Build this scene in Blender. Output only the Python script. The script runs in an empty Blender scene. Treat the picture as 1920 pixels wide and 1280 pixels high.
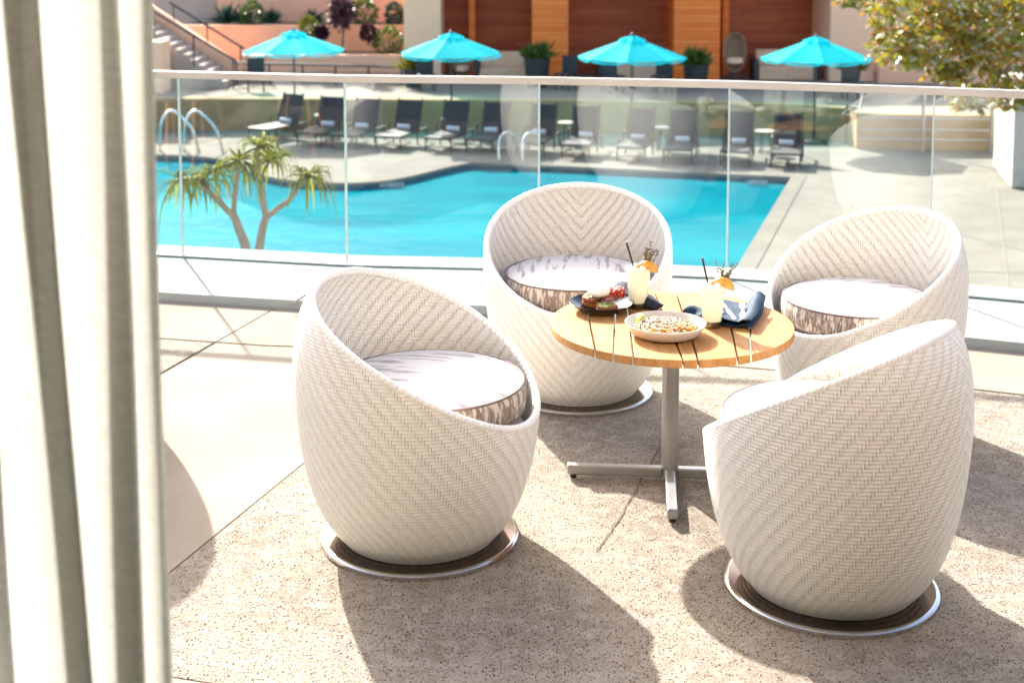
import bpy, bmesh, math, random
from mathutils import Vector, Matrix
R = math.radians
rnd = random.Random(7)
sc = bpy.context.scene
COL = sc.collection
# ---------------------------------------------------------------- camera model
F = 2570.0; PX, PY = 960.0, 140.0; TH = R(6); H = 2.3
def ray(px, py):
    a = (px-PX)/F; b = -(py-PY)/F
    return Vector((a, math.cos(TH)+b*math.sin(TH), -math.sin(TH)+b*math.cos(TH)))
def W(px, py, z=0.0):
    d = ray(px, py); t = (z-H)/d.z
    return Vector((0, 0, H))+d*t
def D(px, py, y):
    d = ray(px, py); return Vector((0, 0, H))+d*(y/d.y)
cam = bpy.data.cameras.new('camera'); co = bpy.data.objects.new('camera', cam); COL.objects.link(co)
co.location = (0, 0, H); co.rotation_euler = (R(90)-TH, 0, 0)
cam.sensor_width = 36; cam.lens = F/1920*36; cam.shift_y = -(640-PY)/1920; cam.shift_x = 0
cam.clip_start = .05; cam.clip_end = 500
cam.dof.use_dof = True; cam.dof.focus_distance = 5.5; cam.dof.aperture_fstop = 3.0
sc.camera = co
# ---------------------------------------------------------------- light
w = bpy.data.worlds.new('World'); sc.world = w; w.use_nodes = True
nt = w.node_tree; bg = nt.nodes['Background']
sky = nt.nodes.new('ShaderNodeTexSky'); sky.sky_type = 'NISHITA'; sky.sun_disc = False
SUN = Vector((-.385, .923, math.tan(R(30.3)))).normalized()
sky.sun_elevation = R(30.3); sky.dust_density = 3.0; sky.ozone_density = .5; sky.air_density = .8; sky.sun_rotation = math.atan2(-.385, .923)
nt.links.new(sky.outputs[0], bg.inputs[0]); bg.inputs[1].default_value = .15
sl = bpy.data.lights.new('sun', 'SUN'); sl.energy = 4.8; sl.angle = R(.8); sl.color = (1, .955, .89)
so = bpy.data.objects.new('sun', sl); COL.objects.link(so)
so.rotation_euler = SUN.to_track_quat('Z', 'Y').to_euler()
sc.view_settings.view_transform = 'Standard'; sc.view_settings.look = 'None'
sc.view_settings.exposure = 1.75; sc.view_settings.gamma = 1
sc.cycles.max_bounces = 10; sc.cycles.transparent_max_bounces = 24
sc.cycles.sample_clamp_indirect = 6; sc.cycles.caustics_reflective = False; sc.cycles.caustics_refractive = False
# ---------------------------------------------------------------- material helpers
class NT:
    def __init__(s, name):
        s.m = bpy.data.materials.new(name); s.m.use_nodes = True; s.t = s.m.node_tree
        s.b = s.t.nodes['Principled BSDF']; s.out = s.t.nodes['Material Output']
    def n(s, typ, **kw):
        nd = s.t.nodes.new(typ)
        for k, v in kw.items(): setattr(nd, k, v)
        return nd
    def link(s, a, b): s.t.links.new(a, b)
    def put(s, sock, v):
        if hasattr(v, 'is_output') or isinstance(v, bpy.types.NodeSocket): s.link(v, sock)
        else:
            if isinstance(v, tuple) and len(v) == 3 and sock.type == 'RGBA': v = v+(1,)
            sock.default_value = v
    def ma(s, op, a, b=0.0, c=None, clamp=False):
        nd = s.n('ShaderNodeMath', operation=op); nd.use_clamp = clamp
        s.put(nd.inputs[0], a); s.put(nd.inputs[1], b)
        if c is not None: s.put(nd.inputs[2], c)
        return nd.outputs[0]
    def mix(s, f, a, b):
        nd = s.n('ShaderNodeMix', data_type='RGBA')
        s.put(nd.inputs[0], f); s.put(nd.inputs[6], a); s.put(nd.inputs[7], b)
        return nd.outputs[2]
    def noise(s, scale, detail=4, rough=.5, vec=None, dist=0):
        nd = s.n('ShaderNodeTexNoise'); nd.inputs['Scale'].default_value = scale
        nd.inputs['Detail'].default_value = detail; nd.inputs['Roughness'].default_value = rough
        nd.inputs['Distortion'].default_value = dist
        if vec is not None: s.link(vec, nd.inputs['Vector'])
        return nd.outputs[0]
    def coord(s, which='Object', scale=None, rot=None):
        o = s.n('ShaderNodeTexCoord').outputs[which]
        if scale or rot:
            mp = s.n('ShaderNodeMapping'); s.link(o, mp.inputs[0])
            if scale: mp.inputs['Scale'].default_value = scale
            if rot: mp.inputs['Rotation'].default_value = rot
            o = mp.outputs[0]
        return o
    def ramp(s, v, lo, hi):
        nd = s.n('ShaderNodeMapRange'); nd.interpolation_type = 'SMOOTHSTEP'
        s.put(nd.inputs[0], v); nd.inputs[1].default_value = lo; nd.inputs[2].default_value = hi
        return nd.outputs[0]
    def bump(s, h, dist, strength=1.0):
        nd = s.n('ShaderNodeBump'); nd.inputs['Distance'].default_value = dist; nd.inputs['Strength'].default_value = strength
        s.put(nd.inputs['Height'], h); s.link(nd.outputs[0], s.b.inputs['Normal']); return nd.outputs[0]
    def set(s, color=None, rough=None, metal=None, spec=None, **kw):
        if color is not None: s.put(s.b.inputs['Base Color'], color)
        if rough is not None: s.put(s.b.inputs['Roughness'], rough)
        if metal is not None: s.put(s.b.inputs['Metallic'], metal)
        if spec is not None: s.b.inputs['Specular IOR Level'].default_value = spec
        return s.m
def M(name, c1, c2=None, scale=6, rough=.7, metal=0, bump=0, bscale=None, spec=.5, which='Object', stretch=None, lo=.35, hi=.65):
    t = NT(name); v = t.coord(which, scale=stretch)
    if c2 is None: c2 = tuple(x*.8 for x in c1)
    col = t.mix(t.ramp(t.noise(scale, 5, .6, v), lo, hi), c1, c2)
    t.set(col, rough, metal, spec)
    if bump: t.bump(t.noise(bscale or scale*4, 5, .6, v), bump)
    return t.m
def translucent(t, color, amt):
    tr = t.n('ShaderNodeBsdfTranslucent'); t.put(tr.inputs[0], color)
    mx = t.n('ShaderNodeMixShader'); mx.inputs[0].default_value = amt
    t.link(t.b.outputs[0], mx.inputs[1]); t.link(tr.outputs[0], mx.inputs[2]); t.link(mx.outputs[0], t.out.inputs[0])
def clear(name, tint, base=.045, top=1.0, power=5, rough=0.0, bumpf=None):
    t = NT(name)
    lw = t.n('ShaderNodeLayerWeight'); lw.inputs[0].default_value = .5
    f = t.ma('ADD', t.ma('MULTIPLY', t.ma('POWER', lw.outputs['Facing'], power), top-base), base)
    a = t.n('ShaderNodeBsdfTransparent'); t.put(a.inputs[0], tint)
    g = t.n('ShaderNodeBsdfGlossy'); g.inputs['Roughness'].default_value = rough
    mx = t.n('ShaderNodeMixShader'); t.link(f, mx.inputs[0]); t.link(a.outputs[0], mx.inputs[1]); t.link(g.outputs[0], mx.inputs[2])
    t.link(mx.outputs[0], t.out.inputs[0])
    if bumpf:
        nd = t.n('ShaderNodeBump'); nd.inputs['Distance'].default_value = bumpf[1]
        t.link(t.noise(bumpf[0], 3, .5, t.coord('Object'), .6), nd.inputs['Height'])
        t.link(nd.outputs[0], g.inputs['Normal']); t.link(nd.outputs[0], lw.inputs['Normal'])
    return t.m
# weave
def weave(name, sgn):
    t = NT(name)
    uv = t.n('ShaderNodeSeparateXYZ'); t.link(t.coord('UV'), uv.inputs[0])
    u, v = uv.outputs[0], uv.outputs[1]
    wob = t.ma('MULTIPLY', t.ma('SUBTRACT', t.noise(9, 2, .5, t.coord('Object')), .5), .35)
    v = t.ma('ADD', v, wob)
    i = t.ma('FLOOR', u); fu = t.ma('FRACT', u)
    ai = t.ma('ABSOLUTE', t.ma('ADD', i, .5))
    ph = t.ma('FRACT', t.ma('MULTIPLY', t.ma('ADD' if sgn > 0 else 'SUBTRACT', v, ai), .2))
    fv = t.ma('FRACT', v)
    col_edge = t.ma('MULTIPLY', t.ma('MINIMUM', fu, t.ma('SUBTRACT', 1.0, fu)), 2.0)
    row_edge = t.ma('MULTIPLY', t.ma('MINIMUM', fv, t.ma('SUBTRACT', 1.0, fv)), 2.0)
    near = t.ma('LESS_THAN', ph, .27)
    slit = t.ma('MULTIPLY', near, t.ma('SUBTRACT', 1.0, t.ramp(col_edge, .16, .42)))
    line = t.ma('MULTIPLY', t.ma('SUBTRACT', 1.0, t.ramp(row_edge, .05, .25)), .5)
    float_ = t.ma('POWER', t.ma('SINE', t.ma('MULTIPLY', ph, math.pi)), .5)
    h = t.ma('ADD', t.ma('MULTIPLY', float_, .75), t.ma('MULTIPLY', t.ramp(row_edge, 0, .6), .3))
    h = t.ma('SUBTRACT', h, t.ma('MULTIPLY', slit, 1.1))
    n2 = t.noise(60, 2, .5, t.coord('Object'))
    base = t.mix(t.ramp(n2, .35, .65), (.90, .88, .83), (.84, .82, .765))
    base = t.mix(t.ma('MULTIPLY', line, .22), base, (.5, .42, .34))
    c = t.mix(t.ma('MULTIPLY', slit, .58), base, (.34, .20, .14))
    t.set(c, .5, 0, .3); t.bump(h, .0050, .85)
    return t.m
MW_OUT = weave('woven_strap_outer', 1); MW_IN = weave('woven_strap_inner', -1)
def rimmat():
    t = NT('woven_rim'); uv = t.n('ShaderNodeSeparateXYZ'); t.link(t.coord('UV'), uv.inputs[0])
    p = t.ma('FRACT', t.ma('ADD', t.ma('MULTIPLY', uv.outputs[0], .9), t.ma('MULTIPLY', uv.outputs[1], 1.6)))
    e = t.ma('MULTIPLY', t.ma('MINIMUM', p, t.ma('SUBTRACT', 1.0, p)), 2.0)
    t.set(t.mix(t.ramp(e, .02, .3), (.72, .67, .61), (.88, .86, .82)), .42); t.bump(t.ramp(e, 0, .8), .0016); return t.m
MW_RIM = rimmat()
# floor
def aggregate():
    t = NT('exposed_aggregate'); v = t.coord('Object')
    big = t.noise(1.1, 5, .6, v); mid = t.noise(14, 4, .6, v)
    c = t.mix(t.ramp(big, .35, .7), (.285, .248, .203), (.205, .170, .132))
    c = t.mix(t.ramp(mid, .4, .7), c, (.325, .29, .24))
    def specks(scale, col, lo, hi, c, thr):
        vo = t.n('ShaderNodeTexVoronoi'); vo.inputs['Scale'].default_value = scale; t.link(v, vo.inputs['Vector'])
        sep = t.n('ShaderNodeSeparateColor'); t.link(vo.outputs['Color'], sep.inputs[0])
        pick = t.ma('GREATER_THAN', sep.outputs[0], thr)
        m = t.ma('MULTIPLY', t.ma('SUBTRACT', 1.0, t.ramp(vo.outputs['Distance'], lo, hi)), pick)
        return t.mix(m, c, col), m
    st = t.noise(.9, 6, .7, t.coord('Object', scale=(1, 1.6, 1)), 1.2)
    c = t.mix(t.ma('MULTIPLY', t.ramp(st, .55, .72), .4), c, (.11, .085, .06))
    c, m1 = specks(150, (.075, .056, .040), .2, .42, c, .60)
    c, m2 = specks(90, (.065, .048, .034), .18, .42, c, .74)
    c, m3 = specks(190, (.46, .42, .36), .2, .45, c, .72)
    c, m4 = specks(85, (.25, .14, .08), .15, .4, c, .86)
    t.set(c, .95, 0, .05); t.bump(t.ma('SUBTRACT', mid, t.ma('ADD', m1, m2)), .006, .8); return t.m
M_AGG = aggregate()
def smoothcon(name, a, b):
    t = NT(name); v = t.coord('Object')
    c = t.mix(t.ramp(t.noise(1.3, 6, .65, v), .3, .7), a, b)
    c = t.mix(t.ma('MULTIPLY', t.ramp(t.noise(9, 6, .7, v), .55, .8), .35), c, tuple(x*.72 for x in a))
    vo = t.n('ShaderNodeTexVoronoi'); vo.inputs['Scale'].default_value = 9; t.link(v, vo.inputs['Vector'])
    sep = t.n('ShaderNodeSeparateColor'); t.link(vo.outputs['Color'], sep.inputs[0])
    m = t.ma('MULTIPLY', t.ma('LESS_THAN', vo.outputs['Distance'], .05), t.ma('GREATER_THAN', sep.outputs[0], .7))
    c = t.mix(t.ma('MULTIPLY', m, .6), c, (.2, .15, .1))
    t.set(c, .95, 0, .04); t.bump(t.noise(40, 5, .6, v), .0015); return t.m
M_SLAB = smoothcon('smooth_paving', (.330, .285, .230), (.285, .240, .190))
M_LEDGE = smoothcon('pale_ledge', (.345, .350, .335), (.305, .312, .300))
M_LEDGEF = smoothcon('ledge_face', (.34, .365, .37), (.29, .32, .325))
M_DECK = smoothcon('deck_concrete', (.235, .222, .188), (.195, .182, .152))
M_COPE = smoothcon('coping', (.225, .208, .178), (.19, .172, .146))
M_GAP = M('dark_joint', (.12, .09, .07), rough=.95)
# ---------------------------------------------------------------- mesh builder
class MB:
    def __init__(s): s.v = []; s.f = []; s.mi = []; s.uv = {}
    def add(s, vs, fs, mi=0):
        o = len(s.v); s.v += [tuple(x) for x in vs]; s.f += [tuple(i+o for i in f) for f in fs]; s.mi += [mi]*len(fs); return o
    def box(s, c, size, rz=0, mat=None, mi=0, rx=0):
        hx, hy, hz = [x/2 for x in size]
        m = Matrix.Translation(Vector(c)) @ Matrix.Rotation(rz, 4, 'Z') @ Matrix.Rotation(rx, 4, 'X')
        vs = [m @ Vector((x, y, z)) for z in (-hz, hz) for y in (-hy, hy) for x in (-hx, hx)]
        s.add(vs, [(0, 2, 3, 1), (4, 5, 7, 6), (0, 1, 5, 4), (2, 6, 7, 3), (0, 4, 6, 2), (1, 3, 7, 5)], mi)
    def bar(s, a, b, wd, ht):
        a = Vector(a); b = Vector(b); d = (b-a).normalized()
        up = Vector((0, 0, 1)) if abs(d.z) < .95 else Vector((0, 1, 0))
        x = d.cross(up).normalized()*wd/2; y = x.cross(d).normalized()*ht/2
        vs = [p+q for p in (a, b) for q in (-x-y, x-y, x+y, -x+y)]
        s.add(vs, [(0, 1, 2, 3), (7, 6, 5, 4), (0, 4, 5, 1), (1, 5, 6, 2), (2, 6, 7, 3), (3, 7, 4, 0)])
    def tube(s, pts, r, n=8, caps=True, uvs=None):
        pts = [Vector(p) for p in pts]; rr = r if isinstance(r, (list, tuple)) else [r]*len(pts)
        vs = []; fs = []; prev = None
        for k, p in enumerate(pts):
            d = (pts[min(k+1, len(pts)-1)]-pts[max(k-1, 0)]).normalized()
            if prev is None:
                a = Vector((0, 0, 1)) if abs(d.z) < .9 else Vector((1, 0, 0)); x = d.cross(a).normalized()
            else: x = (prev-d*prev.dot(d)).normalized()
            prev = x; y = d.cross(x)
            for q in range(n):
                an = 2*math.pi*q/n; vs.append(p+(x*math.cos(an)+y*math.sin(an))*rr[k])
        for k in range(len(pts)-1):
            for q in range(n): fs.append((k*n+q, k*n+(q+1) % n, (k+1)*n+(q+1) % n, (k+1)*n+q))
        if caps: fs += [tuple(range(n))[::-1], tuple(range((len(pts)-1)*n, len(pts)*n))]
        s.add(vs, fs)
    def lathe(s, prof, n=48, c=(0, 0, 0), sx=1, sy=1, mi=0):
        vs = []; fs = []
        for r, z in prof:
            for q in range(n):
                a = 2*math.pi*q/n; vs.append((c[0]+r*math.cos(a)*sx, c[1]+r*math.sin(a)*sy, c[2]+z))
        for k in range(len(prof)-1):
            for q in range(n): fs.append((k*n+q, k*n+(q+1) % n, (k+1)*n+(q+1) % n, (k+1)*n+q))
        if prof[0][0] > 1e-5 and False: pass
        s.add(vs, fs, mi)
    def disc(s, r, z, n=48, c=(0, 0, 0), up=True):
        vs = [(c[0]+r*math.cos(2*math.pi*q/n), c[1]+r*math.sin(2*math.pi*q/n), c[2]+z) for q in range(n)]
        s.add(vs, [tuple(range(n)) if up else tuple(range(n))[::-1]])
    def prism(s, poly, z0, z1, mi=0):
        n = len(poly); vs = [(p[0], p[1], z0) for p in poly]+[(p[0], p[1], z1) for p in poly]
        s.add(vs, [tuple(range(n))[::-1], tuple(range(n, 2*n))]+[(k, (k+1) % n, n+(k+1) % n, n+k) for k in range(n)], mi)
    def grid(s, fn, nu, nv, mi=0):
        vs = [fn(i/nu, j/nv) for j in range(nv+1) for i in range(nu+1)]
        fs = [(j*(nu+1)+i, j*(nu+1)+i+1, (j+1)*(nu+1)+i+1, (j+1)*(nu+1)+i) for j in range(nv) for i in range(nu)]
        s.add(vs, fs, mi)
    def ico(s, c, r, sub=2, jit=0, seed=0):
        bm = bmesh.new(); bmesh.ops.create_icosphere(bm, subdivisions=sub, radius=1)
        rr = r if isinstance(r, (tuple, list)) else (r, r, r); g = random.Random(seed)
        vs = []
        for v in bm.verts:
            k = 1+g.uniform(-jit, jit); vs.append((c[0]+v.co.x*rr[0]*k, c[1]+v.co.y*rr[1]*k, c[2]+v.co.z*rr[2]*k))
        s.add(vs, [tuple(v.index for v in f.verts) for f in bm.faces]); bm.free()
    def build(s, name, mats, parent=None, smooth=True, bevel=0, sub=0, solid=0, auto=40):
        me = bpy.data.meshes.new(name); me.from_pydata(s.v, [], s.f)
        if not isinstance(mats, (list, tuple)): mats = [mats]
        for m in mats: me.materials.append(m)
        for p, k in zip(me.polygons, s.mi): p.material_index = k
        bm = bmesh.new(); bm.from_mesh(me)
        if not s.uv: bmesh.ops.recalc_face_normals(bm, faces=bm.faces)
        if smooth:
            for f in bm.faces: f.smooth = True
            for e in bm.edges:
                if len(e.link_faces) == 2 and e.calc_face_angle(0) > R(auto): e.smooth = False
        bm.to_mesh(me); bm.free()
        if s.uv:
            ul = me.uv_layers.new(name='UVMap')
            for p in me.polygons:
                uvp = s.uv.get(p.index)
                if uvp:
                    for li, q in zip(p.loop_indices, uvp): ul.data[li].uv = q
        o = bpy.data.objects.new(name, me); COL.objects.link(o)
        if parent: o.parent = parent
        if solid: md = o.modifiers.new('s', 'SOLIDIFY'); md.thickness = solid; md.offset = 0
        if bevel: md = o.modifiers.new('b', 'BEVEL'); md.width = bevel; md.segments = 2; md.limit_method = 'ANGLE'; md.angle_limit = R(35)
        if sub: md = o.modifiers.new('u', 'SUBSURF'); md.levels = md.render_levels = sub
        return o
def tag(o, label=None, cat=None, group=None, kind=None):
    if label: o['label'] = label
    if cat: o['category'] = cat
    if group: o['group'] = group
    if kind: o['kind'] = kind
    return o
def thing(name, label, cat, loc=(0, 0, 0), rz=0, group=None):
    o = bpy.data.objects.new(name, None); COL.objects.link(o); o.empty_display_size = .1
    o.location = loc; o.rotation_euler = (0, 0, rz); return tag(o, label, cat, group)
def copy(o, parent=None):
    c = o.copy(); COL.objects.link(c); c.parent = parent
    for ch in list(o.children): copy(ch, c)
    return c
def interp(tab, x):
    for (a, b), (c, d) in zip(tab, tab[1:]):
        if x <= c: t = max(0, (x-a)/(c-a)); return b+(d-b)*t
    return tab[-1][1]
def smooth_tab(tab, x):   # catmull-rom
    xs = [p[0] for p in tab]
    x = min(max(x, xs[0]), xs[-1])
    for k in range(len(tab)-1):
        if x <= xs[k+1]+1e-9:
            p0 = tab[max(k-1, 0)]; p1 = tab[k]; p2 = tab[k+1]; p3 = tab[min(k+2, len(tab)-1)]
            h = p2[0]-p1[0]; t = (x-p1[0])/h
            m1 = (p2[1]-p0[1])/(p2[0]-p0[0]+1e-9)*h; m2 = (p3[1]-p1[1])/(p3[0]-p1[0]+1e-9)*h
            return (2*t**3-3*t*t+1)*p1[1]+(t**3-2*t*t+t)*m1+(-2*t**3+3*t*t)*p2[1]+(t**3-t*t)*m2
def crom(pts, per=6):
    pts = [Vector(p) for p in pts]; out = []
    for k in range(len(pts)-1):
        p0 = pts[max(k-1, 0)]; p1 = pts[k]; p2 = pts[k+1]; p3 = pts[min(k+2, len(pts)-1)]
        for q in range(per):
            t = q/per
            out.append(.5*((2*p1)+(-p0+p2)*t+(2*p0-5*p1+4*p2-p3)*t*t+(-p0+3*p1-3*p2+p3)*t**3))
    out.append(pts[-1]); return out
# ---------------------------------------------------------------- terrace
GL = [W(20, 466, .055), W(343, 481, .055), W(651, 498, .055), W(1010, 506, .055), W(1362, 522, .055), W(1740, 549, .055), W(2118, 583, .055), W(2500, 625, .055)]
GL = [Vector((p.x, p.y, 0)) for p in GL]
def offset(pl, d):
    out = []
    for k, p in enumerate(pl):
        t = (pl[min(k+1, len(pl)-1)]-pl[max(k-1, 0)]).normalized(); out.append(p+Vector((t.y, -t.x, 0))*d)
    return out
CURB = offset(GL, .90)     # towards the camera
BACK = offset(GL, -.30)
def strip(inner, outer, z0, z1, name, mats, kind='structure'):
    b = MB(); n = len(inner)
    for k in range(n-1):
        a, c, d, e = inner[k], inner[k+1], outer[k+1], outer[k]
        b.add([(a.x, a.y, z1), (c.x, c.y, z1), (d.x, d.y, z1), (e.x, e.y, z1)], [(0, 1, 2, 3)], 0)
        b.add([(a.x, a.y, z0), (c.x, c.y, z0), (c.x, c.y, z1), (a.x, a.y, z1)], [(0, 1, 2, 3)], 1)
        b.add([(e.x, e.y, z0), (d.x, d.y, z0), (d.x, d.y, z1), (e.x, e.y, z1)], [(0, 1, 2, 3)], 1)
    return b.build(name, mats, smooth=False)
def clip(poly, p, q, side=1):
    out = []; n = Vector((-(q-p).y, (q-p).x, 0)).normalized()*side
    for k in range(len(poly)):
        a = poly[k]; b = poly[(k+1) % len(poly)]; da = (a-p).dot(n); db = (b-p).dot(n)
        if da >= 0: out.append(a)
        if da*db < 0: out.append(a+(b-a)*(da/(da-db)))
    return out
def off_line(p, q, d):
    n = Vector((-(q-p).y, (q-p).x, 0)).normalized(); return p+n*d, q+n*d
b = MB(); b.add([(-9, -1.6, -.02), (9, -1.6, -.02)]+[(p.x, p.y, -.02) for p in reversed(CURB)], [tuple(range(2+len(CURB)))])
tag(b.build('terrace_floor', M_GAP, smooth=False), kind='structure')
ST = offset(GL, 1.62)      # inner edge of the border strip
A1, A2 = W(293, 705), W(405, 641); C1, C2 = W(315, 1075), W(903, 596)
E1, E2 = W(320, 1268), W(420, 1284)
g = .004
def pl(*a): return list(a)
INNER = [Vector((-9, -1.6, 0)), Vector((9, -1.6, 0))]+[p for p in reversed(offset(GL, 1.645))]
def rough_edge(poly, seed, amp=.004, step=.05):
    return poly
agg = MB(); smo = MB()
right = clip(INNER, *off_line(C1, C2, -g), side=-1)
rb = clip(right, *off_line(E1, E2, g), side=1)
agg.prism(rb, -.019, 0)
smo.prism(clip(right, *off_line(E1, E2, -g), side=-1), -.019, 0)
left = clip(INNER, *off_line(C1, C2, g), side=1)
mid = clip(left, *off_line(A1, A2, -.011), side=-1)
smo.prism(clip(mid, *off_line(E1, E2, g), side=1), -.019, 0); smo.prism(clip(mid, *off_line(E1, E2, -g), side=-1), -.019, 0)
agg.prism(clip(left, *off_line(A1, A2, .011), side=1), -.019, 0)
# border strip cut across by the slanting joints
for k in range(len(GL)-1):
    quad = [offset(GL, .903)[k], offset(GL, .903)[k+1], offset(GL, 1.62)[k+1], offset(GL, 1.62)[k]]
    c1, c2 = A1, A2
    for (p, q) in ((A1, A2), (C1, C2)):
        pass
    pieces = [quad]
    for (p, q) in ((A1, A2), (C1, C2)):
        nw = []
        for po in pieces:
            for sd in (1, -1):
                r = clip(po, *off_line(p, q, .006*sd), side=sd)
                if len(r) > 2: nw.append(r)
        pieces = nw
    for po in pieces: smo.prism(po, -.019, 0)
tag(agg.build('aggregate_paving', M_AGG, smooth=False), kind='structure')
tag(smo.build('smooth_paving', M_SLAB, smooth=False), kind='structure')
# crack in the aggregate
ck = MB(); pts = [W(1236, 838), W(1222, 868), W(1205, 893), W(1196, 915), W(1178, 941), W(1168, 962), W(1148, 992), W(1135, 1012), W(1118, 1034)]
fine = crom(pts, 6)
for a, c in zip(fine, fine[1:]):
    a = a+Vector((rnd.uniform(-.006, .006), 0, 0)); wd = rnd.uniform(.0015, .004)
    ck.add([(a.x-wd, a.y, .004), (a.x+wd, a.y, .004), (c.x+wd, c.y, .004), (c.x-wd, c.y, .004)], [(0, 1, 2, 3)])
tag(ck.build('paving_crack', M_GAP, smooth=False), kind='structure')
tag(strip(CURB, BACK, -.05, .055, 'ledge', [M_LEDGE, M_LEDGEF]), kind='structure')
# slab edge under the ledge
tag(strip(offset(GL, .7), offset(GL, -.27), -3.2, -.051, 'terrace_foundation', [M_LEDGE, M_LEDGE]), kind='structure')
lj = MB()
for (a, c) in (((545, 571), (604, 534)),):
    p, q = W(*a, .055), W(*c, .055); lj.bar((p.x, p.y, .0575), (q.x, q.y, .0575), .008, .004)
tag(lj.build('ledge_joint', M_GAP, smooth=False), kind='structure')
# ---------------------------------------------------------------- glass railing
M_GLASS = clear('railing_glass', (.96, .99, .98), .042, .85, 4.4)
M_GEDGE = M('glass_edge', (0.434, 0.602, 0.588), (0.525, 0.644, 0.630), rough=.3)
M_RAIL = M('rail_cap', (0.462, 0.409, 0.350), (0.528, 0.488, 0.436), scale=2, rough=.35, metal=.0)
M_SHOE = M('rail_shoe', (.78, .80, .78), (.72, .75, .74), rough=.35)
M_SHOED = M('shoe_gasket', (.10, .2, .2), rough=.6)
rl = thing('glass_railing', 'frameless clear glass railing with pale cap rail along the terrace edge', 'railing', (GL[3].x, GL[3].y, 0))
def loc(o, root): o.location = -root.location; return o
for k in range(len(GL)-1):
    a, c = GL[k], GL[k+1]; t = (c-a).normalized(); n = Vector((-t.y, t.x, 0))*.0065
    a2 = a+t*.008; c2 = c-t*.008
    b = MB(); vs = [p+q+Vector((0, 0, z)) for z in (.062, 1.30) for p, q in ((a2, -n), (c2, -n), (c2, n), (a2, n))]
    b.add(vs, [(0, 1, 5, 4), (2, 3, 7, 6)], 0); b.add(vs, [(1, 2, 6, 5), (3, 0, 4, 7), (4, 5, 6, 7), (0, 3, 2, 1)], 1)
    loc(b.build('glass_pane', [M_GLASS, M_GEDGE], rl, smooth=False), rl)
for k in range(1, len(GL)-1):
    t = (GL[k]-GL[k-1]).normalized(); n = Vector((-t.y, t.x, 0)); p = GL[k]; b = MB()
    b.add([(p+t*a+n*c+Vector((0, 0, z))) for z in (.079, 1.295) for a, c in ((-.005, -.006), (.005, -.006), (.005, .006), (-.005, .006))], [(0, 1, 2, 3), (4, 5, 6, 7), (0, 1, 5, 4), (1, 2, 6, 5), (2, 3, 7, 6), (3, 0, 4, 7)])
    loc(b.build('joint_seal', M_GEDGE, rl, smooth=False), rl)
def poly_bar(pl_, prof, name, mat, bev=0):
    b = MB(); n = len(prof); vs = []
    for k, p in enumerate(pl_):
        t = (pl_[min(k+1, len(pl_)-1)]-pl_[max(k-1, 0)]).normalized(); nn = Vector((t.y, -t.x, 0))
        for (o, z) in prof: vs.append(p+nn*o+Vector((0, 0, z)))
    fs = [(k*n+q, k*n+(q+1) % n, (k+1)*n+(q+1) % n, (k+1)*n+q) for k in range(len(pl_)-1) for q in range(n)]
    b.add(vs, fs+[tuple(range(n)), tuple(range((len(pl_)-1)*n, len(pl_)*n))]); o = b.build(name, mat, rl, smooth=False, bevel=bev); return loc(o, rl)
poly_bar(GL, [(-.022, 1.296), (.022, 1.296), (.022, 1.345), (-.022, 1.345)], 'cap_rail', M_RAIL, .008)
poly_bar(GL, [(-.03, .056), (.03, .056), (.03, .074), (.012, .078), (-.012, .078), (-.03, .074)], 'base_shoe', M_SHOE, .003)
poly_bar(GL, [(.0305, .0565), (.038, .0565), (.038, .064), (.0305, .064)], 'gasket', M_SHOED)
# ---------------------------------------------------------------- egg chairs
PROF = [(.0, .28), (.025, .298), (.05, .318), (.08, .343), (.14, .376), (.22, .408), (.35, .440), (.5, .460), (.65, .469), (.78, .463), (.88, .443), (.95, .412), (.985, .385), (1.04, .34)]
def rimz(th): c = math.cos(th); return .785+.2375*c-.0475*c*c
M_STEEL = M('shell_reflection_steel', (.24, .175, .14), (.18, .13, .10), scale=3, rough=.13, metal=1, stretch=(1, 1, 30))  # brown metal colour stands in for the reflection of the shaded shell
M_STEELE = M('sky_reflection_edge', (.70, .67, .63), rough=.15, metal=1)  # lighter steel paints the bright sky reflection along the disc edge
M_BLACK = M('black_rubber', (.02, .02, .02), rough=.7)
def ikat(name, side):
    t = NT(name); v = t.coord('Object')
    if side:
        sp = t.n('ShaderNodeSeparateXYZ'); t.link(v, sp.inputs[0])
        an = t.ma('ARCTAN2', sp.outputs[1], sp.outputs[0])
        cb = t.n('ShaderNodeCombineXYZ'); t.link(t.ma('MULTIPLY', an, 14.0), cb.inputs[0]); t.link(t.ma('MULTIPLY', sp.outputs[2], 9.0), cb.inputs[1])
        n = t.noise(1.0, 3, .6, cb.outputs[0]); n2 = t.noise(2.3, 2, .5, cb.outputs[0])
        c = t.mix(t.ramp(n, .44, .50), (.66, .58, .49), (.27, .20, .155))
        c = t.mix(t.ramp(n2, .54, .60), c, (.40, .33, .28)); c = t.mix(t.ramp(n, .58, .62), c, (.66, .61, .54))
    else:
        mp = t.n('ShaderNodeMapping'); t.link(v, mp.inputs[0]); mp.inputs['Scale'].default_value = (3, 22, 3)
        n = t.noise(1.0, 4, .6, mp.outputs[0])
        c = t.mix(t.ramp(n, .52, .60), (.66, .635, .60), (.38, .335, .315)); c = t.mix(t.ramp(n, .64, .7), c, (.62, .585, .55))
    t.set(c, .8, 0, .2); t.bump(t.noise(7, 3, .5, v), .02, .5); return t.m
M_CTOP = ikat('cushion_top_fabric', False); M_CSIDE = ikat('cushion_side_fabric', True); M_PIPE = M('piping', (.22, .15, .15), rough=.8)
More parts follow.
